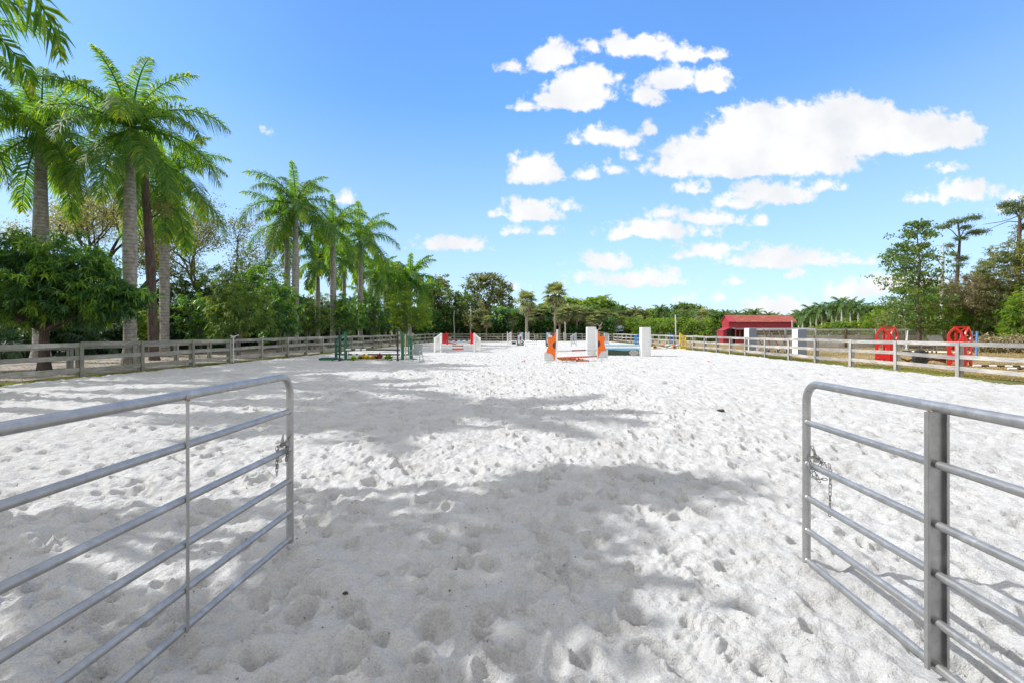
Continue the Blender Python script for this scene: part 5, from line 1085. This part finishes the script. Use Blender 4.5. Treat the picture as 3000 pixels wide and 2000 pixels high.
# red plastic stands: pierced plates
def plate_mesh(name, w, h):
    c = bpy.data.curves.new(name, 'CURVE'); c.dimensions = '2D'; c.fill_mode = 'BOTH'; c.extrude = .03
    def poly(P):
        s = c.splines.new('POLY'); s.points.add(len(P)-1); s.use_cyclic_u = True
        for q, (x, y) in zip(s.points, P): q.co = (x, y, 0, 1)
    k = w/2; arch = [(-k, 0), (-k+.16*w, 0), (-k+.3*w, .16*h), (-.0, .1*h+.09*h), (k-.3*w, .16*h), (k-.16*w, 0), (k, 0), (k, .72*h)]
    arch = [(-k, 0), (-k+.2*w, 0), (-.12*w, .14*h), (0, .1*h), (.12*w, .14*h), (k-.2*w, 0), (k, 0), (k, .72*h)]
    pt = [(k*(1-(q/8)**1.9), .72*h+.28*h*(q/8)**.95) for q in range(1, 8)]
    arch += pt+[(.07*w, h), (-.07*w, h)]+[(-x, y) for x, y in reversed(pt)]+[(-k, .72*h)]
    poly(arch)
    def lens(cy, hy, hx): return [(hx*(1-abs(q/8)**2), cy+hy*q/8) for q in range(-8, 9)]+[(-hx*(1-abs(q/8)**2), cy+hy*q/8) for q in range(7, -8, -1)]
    poly(lens(.76*h, .175*h, .33*w)); poly([(x*(1), y) for x, y in lens(.4*h, .14*h, .28*w)]); 
    poly([(-.3*w, .075*h), (-.2*w, .15*h), (-.32*w, .19*h)]); poly([(.3*w, .075*h), (.32*w, .19*h), (.2*w, .15*h)])
    ob = bpy.data.objects.new(name, c); COL.objects.link(ob); bpy.context.view_layer.update(); me = bpy.data.meshes.new_from_object(ob.evaluated_get(bpy.context.evaluated_depsgraph_get())); bpy.data.objects.remove(ob, do_unlink=True); me.name = name
    return me
PL = plate_mesh('side_plate', .62, 1.93); PL.materials.append(M['redplastic'])
def redstand(label, px, d, rz, s=1):
    t = thing('plastic_stand', label, 'jump stand', at(px, d), rz)
    a1 = R(-22); a2 = R(28); w = .62
    o = link('side_plate', PL, None, t, (-.31*math.cos(a1)-.01, -.31*math.sin(a1)*-1*-1, 0), (R(90), 0, -a1*-1)); o.location = (-.31*math.cos(a1)-.02, .31*math.sin(-a1), 0); o.rotation_euler = (R(90), 0, a1)
    o = link('side_plate', PL, None, t); o.location = (.31*math.cos(a2)+.03, .31*math.sin(a2), 0); o.rotation_euler = (R(90), 0, a2)
    pa = Vector((-.31*math.cos(a1), .31*math.sin(-a1), 1.9)); pb = Vector((.31*math.cos(a2), .31*math.sin(a2), 1.9)); back = Vector((0, .48, 0))
    mb = MB(); mb.beam(pa, pb+Vector((0, 0, .0)), .07, .06); mb.beam(pa, back+Vector((0, 0, 1.6)), .07, .05); mb.beam(pb, back+Vector((0, 0, 1.6)), .07, .05); mb.build('top_brace', M['redplastic'], t)
    mb = MB(); mb.box((0, -.02, .72), (.1, .08, 1.44)); mb.build('pole_track', M['redplastic'], t, bevel=.01)
    mb = MB(); mb.box(back+Vector((0, 0, .8)), (.1, .06, 1.6)); mb.beam(back+Vector((0, 0, .25)), (-.5, .2, .25), .05, .1); mb.beam(back+Vector((0, 0, .25)), (.5, .25, .25), .05, .1); mb.build('back_leg', M['redplastic'], t)
redstand('left red plastic jump stand with oval openings in the paddock', 2607.5, 25.6, R(-6)); redstand('right red plastic jump stand with oval openings in the paddock', 2824, 23.9, R(-6))
pole('black and white pole resting on the two red plastic stands', at(2642, 25.3, .66), at(2822, 23.9, .66), .048, [(0, .17, 1), (.17, .42, 0), (.42, .45, 1), (.45, .49, 0), (.49, .52, 1), (.52, .56, 0), (.56, .59, 1), (.59, 1, 0)], ('white', 'black'))
# zigzag plank and tyre
p0 = at(2640, 25.0, 0); p1 = at(2770, 24.4, 0); ww = (p1-p0).length
zg = [(0, .36), (.28, .24), (.62, .38), (.95, .24), (1.3, .38), (1.9, .24), (ww, .36), (ww, .3), (1.9, .1), (1.3, .27), (.95, .1), (.62, .27), (.28, .12), (0, .28)]
ang = math.atan2((p1-p0).y, (p1-p0).x); M['rustred'] = paint('rust_red_board', (.16, .05, .03), .7, .3)
mb = MB(); mb.prism(zg, (0, 0, 0), (math.cos(ang), math.sin(ang), 0), (0, 0, 1), .03); o = mb.build('zigzag_board', M['rustred'], None, loc=p0); tag(o, 'rust red zigzag board behind the tyre between the red stands', 'board')
t = thing('tyre', 'black knobbly tyre standing upright between the red plastic stands', 'tyre', at(2696, 24.2, .39), R(8)); mb = MB(); nS = 44
V = []; F = []; prof = [(-.1, .24), (-.12, .3), (-.1, .36), (-.05, .375), (.05, .375), (.1, .36), (.12, .3), (.1, .24)]
for k in range(nS):
    a = 2*math.pi*k/nS
    for y, r_ in prof: V.append((r_*math.cos(a), y, r_*math.sin(a)))
for k in range(nS):
    for j in range(8): F.append((k*8+j, k*8+(j+1) % 8, ((k+1) % nS)*8+(j+1) % 8, ((k+1) % nS)*8+j))
mb.add(V, F, 0, True)
for k in range(22):
    a = 2*math.pi*k/22
    for s in (-1, 1):
        aa = a+(.14 if s > 0 else 0); mb.box((.385*math.cos(aa), s*.055, .385*math.sin(aa)), (.045, .1, .05), M=Matrix.Rotation(-aa, 3, 'Y'))
mb.build('tread', M['rubber'], t); mb = MB(); C = [(.235*math.cos(2*math.pi*k/24), .235*math.sin(2*math.pi*k/24)) for k in range(24)]; mb.prism(C, (0, 0, 0), (1, 0, 0), (0, 0, 1), .1)
for k in range(5): a = 2*math.pi*k/5; mb.box((.12*math.cos(a), -.06, .12*math.sin(a)), (.05, .03, .14), M=Matrix.Rotation(-a, 3, 'Y'))
mb.build('rim', M['rubber'], t)
for i, (px, dd, zt) in enumerate(((2814, 35.2, 1.6), (2845, 34.4, 1.63), (2860, 33.8, 1.62))):
    t = thing('blue_post', ('leftmost of three blue posts seen through the right red stand', 'middle of three blue posts behind the right red stand', 'rightmost of three blue posts behind the right red stand')[i], 'post', at(px, dd)); mb = MB(); mb.tube([(0, 0, 0), (.06, 0, zt)], .065, 12); mb.tube([(.06, 0, zt), (.06, 0, zt+.05)], .08, 12); mb.build('post', M['bluepvc'], t)
def bands(n, off=0): return [(i/n, (i+1)/n, (i+off) % 2) for i in range(n)]
pole('long black and white ground pole right of the right red stand', at(2851, 23.4, .05), at(3060, 22.6, .05), .05, bands(9), ('white', 'black'))
pole('second black and white ground pole at the right edge, nearer the fence', at(2953, 21.6, .05), at(3130, 21.0, .05), .05, bands(7), ('white', 'black'))
pole('plain white ground pole right of the tyre', at(2715, 23.8, .05), at(2744, 23.6, .05), .045, [(0, 1, 0)], ('white',))
# weathered plank bench jump between the towers
t = thing('plank_coop', 'weathered plank bench with leaning brown struts between the paddock towers', 'bench', at(2262, 38)); w0, w1 = (2218-2262)/FPX*38, (2310-2262)/FPX*38; mb = MB()
mb.box(((w0+w1)/2, 0, .52), (w1-w0, .05, .2)); mb.box(((w0+w1)/2, -.12, .3), (w1-w0, .3, .04)); mb.build('seat_board', M['wood_x'], t); mb = MB(); mb.box(((w0+w1)/2, .3, .2), (w1-w0, .3, .03)); mb.build('lower_board', M['wood_x'], t)
for px in (2222, 2250, 2278, 2304): mb = MB(); mb.box(((px-2262)/FPX*38, 0, .22), (.09, .5, .45)); mb.build('leg', M['wood_z'], t)
# ------------------------------------------------------------------ grey plank wall (round pen)
WY = 52.0
t = thing('plank_wall', 'weathered grey plank wall with open slots along its top, behind the paddock', 'wall', at(2400, WY)); X0 = (2195-2400)/FPX*WY; X1 = (2790-2400)/FPX*WY
for z, h in ((1.86, .2), (1.58, .1)): mb = MB(); mb.beam((X0, 0, z), (X1, -1.2 if False else 0, z), .05, h); mb.build('top_rail', M['wood_pale'], t)
for k in range(7): mb = MB(); mb.beam((X0, .012*(k % 2), .11+k*.185), (X1, .012*(k % 2), .11+k*.185), .04, .178); mb.build('plank', M['wood_pale'], t)
mb = MB(); mb.beam((X0, -.03, 1.4), (X1, -.03, 1.4), .05, .05); mb.build('ledge', M['wood_pale'], t)
xx = X0+.6; i = 0
while xx < X1:
    mb = MB(); mb.box((xx, .1 if i % 2 else -.12, .95 if i % 2 == 0 else .72), (.17, .12, 1.96 if i % 2 == 0 else 1.44)); mb.build('post', M['wood_z' if i % 3 else 'brown_wood'], t); xx += 1.62; i += 1
for px, zt, mt in ((2219, 1.5, 0), (2243, 1.85, 1), (2266, 1.6, 0), (2287, 1.85, 1)):
    t2 = thing('leaning_brace', ('first', 'second', 'third', 'fourth')[(2219, 2243, 2266, 2287).index(px)]+' brown timber from the left propped against the grey plank wall', 'timber', at(px+5, WY-.7)); mb = MB(); mb.beam((.2, -.3, 0), (-.2, .4, zt), .16, .1); mb.build('timber', M['brown_wood'], t2)
# sloping boards right of the pen
t = thing('tilted_board_wall', 'pale grey plank panel tilted on a brown post, right of the grey wall', 'panel', at(2745, 45)); mb = MB()
for k in range(5): mb.beam((-.75+.04*k, .1*k, .72+.14*k), (.65+.04*k, .1*k, .74+.14*k), .03, .135)
mb.build('planks', M['wood_pale'], t); mb = MB(); mb.beam((.95, .3, 0), (1.2, .6, 1.75), .16, .12); mb.build('post', M['brown_wood'], t); mb = MB(); mb.beam((-.6, .3, 0), (-.6, .3, .9), .1, .1); mb.build('support', M['wood_z'], t)
t = thing('low_bench', 'low weathered plank bench in front of the leaning panel', 'bench', at(2702, 44)); mb = MB(); mb.box((0, 0, .42), (3.2, .3, .05)); mb.box((0, .2, .25), (3.2, .04, .2)); mb.build('seat', M['wood_x'], t)
for x in (-1.4, -.2, 1.2): mb = MB(); mb.box((x, 0, .2), (.12, .3, .4)); mb.build('leg', M['wood_z'], t)
t = thing('white_stake', 'thin white stake leaning before the grey wall, right of the left red stand', 'stake', at(2655, 42)); mb = MB(); mb.beam((0, 0, .2), (.22, .1, 1.75), .06, .05); mb.build('stake', M['white_old'], t)
# ------------------------------------------------------------------ red barn
M['barnred'] = None
def barnwall():
    m, t, p, o = newmat('red_barn_boards'); g = noise(t, 5, 5, .7, stretch=(4, 4, .3))
    t.links.new(ramp(t, g, [(.3, (.25, .02, .03)), (.6, (.36, .028, .04)), (.8, (.42, .05, .06))]), p.inputs['Base Color']); p.inputs['Roughness'].default_value = .6
    c = t.nodes.new('ShaderNodeTexCoord'); wv = t.nodes.new('ShaderNodeTexWave'); wv.bands_direction = 'X'; wv.inputs['Scale'].default_value = 2.2; wv.inputs['Distortion'].default_value = 0; t.links.new(c.outputs['Object'], wv.inputs[0]); bump(t, p, wv.outputs['Fac'], .02, .6); return m
def barnroof():
    m, t, p, o = newmat('rusty_red_roof'); g = noise(t, 2.5, 7, .75, stretch=(.6, 2.2, 2.2)); col = ramp(t, g, [(.34, (.27, .045, .03)), (.5, (.34, .075, .055)), (.64, (.45, .17, .12))])
    t.links.new(col, p.inputs['Base Color']); p.inputs['Roughness'].default_value = .65
    c = t.nodes.new('ShaderNodeTexCoord'); wv = t.nodes.new('ShaderNodeTexWave'); wv.bands_direction = 'X'; wv.inputs['Scale'].default_value = 1.4; t.links.new(c.outputs['Object'], wv.inputs[0]); bump(t, p, wv.outputs['Fac'], .03, .6); return m
M['barnred'] = barnwall(); M['barnroof'] = barnroof()
M['newroof'] = paint('plain_red_roof', (.4, .04, .055), .45, .1); M['tin'] = metal('grey_tin', (.62, .66, .7), .45); M['dark_in'] = paint('dark_interior', (.03, .025, .025), .9, .2)
BX, BYy = at(2136, 67).x, 67.0; t = thing('red_barn', 'red barn with rusty red gable roof behind the paddock', 'barn', (BX, BYy, 0)); w, dp, ev, rg_ = 8.9, 2.2, 3.08, 3.9
mb = MB(); mb.prism([(0, 0), (w, 0), (w, ev), (0, ev)], (0, 0, 0), (1, 0, 0), (0, 0, 1), .06); mb.prism([(0, 0), (w, 0), (w, ev), (0, ev)], (0, dp, 0), (1, 0, 0), (0, 0, 1), .06); mb.build('long_wall', M['barnred'], t)
for x in (.0, w): mb = MB(); mb.prism([(.03, 0), (dp-.03, 0), (dp-.03, ev-.05), (dp/2, rg_-.06), (.03, ev-.05)], (x, 0, 0), (0, 1, 0), (0, 0, 1), .06); mb.build('gable_wall', M['barnred'], t)
for s in (0, 1):
    mb = MB(); ya, yb = (-.3, dp/2) if s == 0 else (dp/2, dp+.3); za, zb = (ev-.14, rg_) if s == 0 else (rg_, ev-.14)
    A = [(-.15, ya, za), (w+.35, ya, za), (w+.35, yb, zb), (-.15, yb, zb)]; B = [(a, b, c+.05) for a, b, c in A]
    mb.add(A+B, [(0, 1, 2, 3), (7, 6, 5, 4), (0, 4, 5, 1), (1, 5, 6, 2), (2, 6, 7, 3), (3, 7, 4, 0)]); mb.build('roof', M['barnroof'], t)
mb = MB(); A = [(-.16, -.31, ev-.145+.06), (.8, -.31, ev-.145+.06), (.8, dp/2, rg_+.06), (-.16, dp/2, rg_+.06)]; B = [(a, b, c+.02) for a, b, c in A]; mb.add(A+B, [(0, 1, 2, 3), (7, 6, 5, 4), (0, 4, 5, 1), (1, 5, 6, 2), (2, 6, 7, 3), (3, 7, 4, 0)]); mb.build('new_roof_sheet', M['newroof'], t)
# lean-tos
lt = MB(); y0 = -3.2; x0 = -.9
mb = MB(); mb.prism([(-1.05, 0), (0, 0), (0, 2.2), (-.1, 2.2), (-1.05, 1.8)], (0, -.6, 0), (1, 0, 0), (0, 0, 1), .06); mb.build('side_room_wall', M['barnred'], t)
mb = MB(); mb.add([(-1.15, -.7, 1.78), (0, -.7, 2.26), (0, 1.6, 2.26), (-1.15, 1.6, 1.78)], [(0, 1, 2, 3)]); mb.prism([(0, 0), (2.0, 0), (2.0, 1.78), (0, 1.78)], (-1.05, -.6, 0), (0, 1, 0), (0, 0, 1), .05); mb.build('side_roof', M['barnred'], t)
mb = MB()       # open bay front: posts, sill, header
for x in (-.0, .55, 1.1): mb.box((x, -2.0, 1.05), (.11, .1, 2.1))
mb.box((.55, -2.0, .45), (1.1, .09, .9)); mb.box((.55, -2.0, 1.98), (1.2, .08, .26)); mb.build('bay_front', M['barnred'], t)
mb = MB(); mb.box((-.33, -.66, 1.5), (.55, .06, .9)); mb.build('side_window', M['dark_in'], t)
mb = MB(); mb.box((4.6, -.1, 1.0), (9.0, .06, 2.0)); mb.build('shaded_back', M['dark_in'], t)
mb = MB(); mb.add([(-.1, -2.3, 1.98), (w+2, -2.3, 1.98), (w+2, -.04, 2.12), (-.1, -.04, 2.12)], [(0, 1, 2, 3)]); mb.add([(-.1, -2.3, 2.02), (w+2, -2.3, 2.02), (w+2, -.04, 2.16), (-.1, -.04, 2.16)], [(0, 1, 2, 3)]); mb.beam((-.1, -2.33, 1.99), (w+2, -2.33, 1.99), .03, .08); mb.build('tin_lean_to_roof', M['tin'], t)
for x in (2.6, 4.4, 6.6, 8.8, 10.7): mb = MB(); mb.box((x, -2.2, .97), (.09, .09, 1.94)); mb.build('roof_post', M['wood_z'], t)
mb = MB(); mb.box((2.0, -1.4, .6), (1.4, .05, .08)); mb.box((2.0, -1.4, 1.0), (1.4, .05, .08)); mb.build('stall_rail', M['wood_x'], t)
# ------------------------------------------------------------------ metal shed beyond the far fence
SY = 100; t = thing('metal_shed', 'low open shed with pale tin roof beyond the far fence', 'shed', at(1748, SY)); f_ = SY/FPX; w = (1858-1748)*f_
mb = MB()
def slab(P, th=.05, mi=0): mb.add(P+[(a, b, c-th) for a, b, c in P], [(0, 1, 2, 3), (7, 6, 5, 4), (0, 4, 5, 1), (1, 5, 6, 2), (2, 6, 7, 3), (3, 7, 4, 0)], mi)
slab([(-1.6, 0, 1.9), (w*.82, -1.5, 2.25), (w+.1, 2.2, 2.95), (-1.0, 3.6, 2.6)]); slab([(w+.1, 2.2, 2.95), (w+1.2, 3, 2.3), (w+1.0, 7, 2.3), (-1.0, 3.6, 2.6)]); slab([(-1.8, -2.6, 1.35), (w*.62, -3, 1.75), (w*.66, -1.4, 2.0), (-1.8, -.8, 1.75)]); mb.build('roof', M['tin'], t)
mb = MB(); mb.box((w*.62, 3.5, .9), (w*.9, .1, 1.7)); mb.build('back_wall', M['dark_in'], t)
mb = MB(); mb.box((w*.55, -1.2, .75), (3.2, .1, .8)); mb.build('blue_tarp', M['bluetarp'] if 'bluetarp' in M else M['palegrey'], t)
for x in (0, w*.5, w*.8, w): mb = MB(); mb.box((x, -.8, 1.0), (.1, .1, 2.2)); mb.build('post', M['white_old'], t)
for px, d, yt, yb, r_, lab in ((1656.5, 82.6, 943, 999, .07, 'thin white post standing beside the far fence, right of the taller cabbage palm'), (1653, 82.5, 973, 999, .1, 'short white post at the far fence'), (1980.5, 70, 922, 985, .09, 'tall thin white pole before the hedge, above the blue jump stand'), (2322, 66, 938, 1005, .05, 'thin pale post at the right end of the red barn')):
    p = at(px, d); mb = MB(); mb.tube([(0, 0, 0), (-.08, 0, zz(yt, d))], r_, 8); o = mb.build('white_post', M['white_old'], None, loc=p); tag(o, lab, 'post')
# bare fallen branch by the white tower
t = thing('bare_branch', 'pale crooked dead branch rising behind the left white tower box', 'branch', at(1757, 80)); f_ = 80/FPX; mb = MB()
for P in (((1768,985),(1750,972),(1756,962),(1757,955),(1750,948),(1741,953),(1735,946)), ((1757,957),(1762,950),(1765,944)), ((1752,972),(1775,975),(1792,982),(1800,986)), ((1757,965),(1764,957))):
    mb.tube([((a-1757)*f_, .05*i, zz(b, 80)) for i, (a, b) in enumerate(P)], [.11*(1-.7*i/len(P)) for i in range(len(P))], 7)
mb.build('wood', M['barktan'], t)
# sign-like cross boards above the left fence
t = thing('cross_boards', 'small bleached boards nailed crosswise above the left fence', 'boards', at(682, 26.2)); mb = MB(); mb.beam((-.12, 0, 1.35), (.3, .05, 1.5), .03, .05); mb.beam((-.15, .03, 1.47), (.12, .03, 1.36), .03, .05); mb.beam((0, .05, 0), (0, .05, 1.45), .04, .06); mb.build('boards', M['white_old'], t)
# fly balls etc
t = thing('yellow_ball', 'round yellow ball hanging in the hedge above the grey wall', 'ball', at(2516, 66, zz(953, 66))); bm = bmesh.new(); bmesh.ops.create_uvsphere(bm, u_segments=14, v_segments=10, radius=.15)
for f in bm.faces: f.smooth = True
me = bpy.data.meshes.new('ball'); bm.to_mesh(me); bm.free(); link('ball', me, M['yellow'], t)
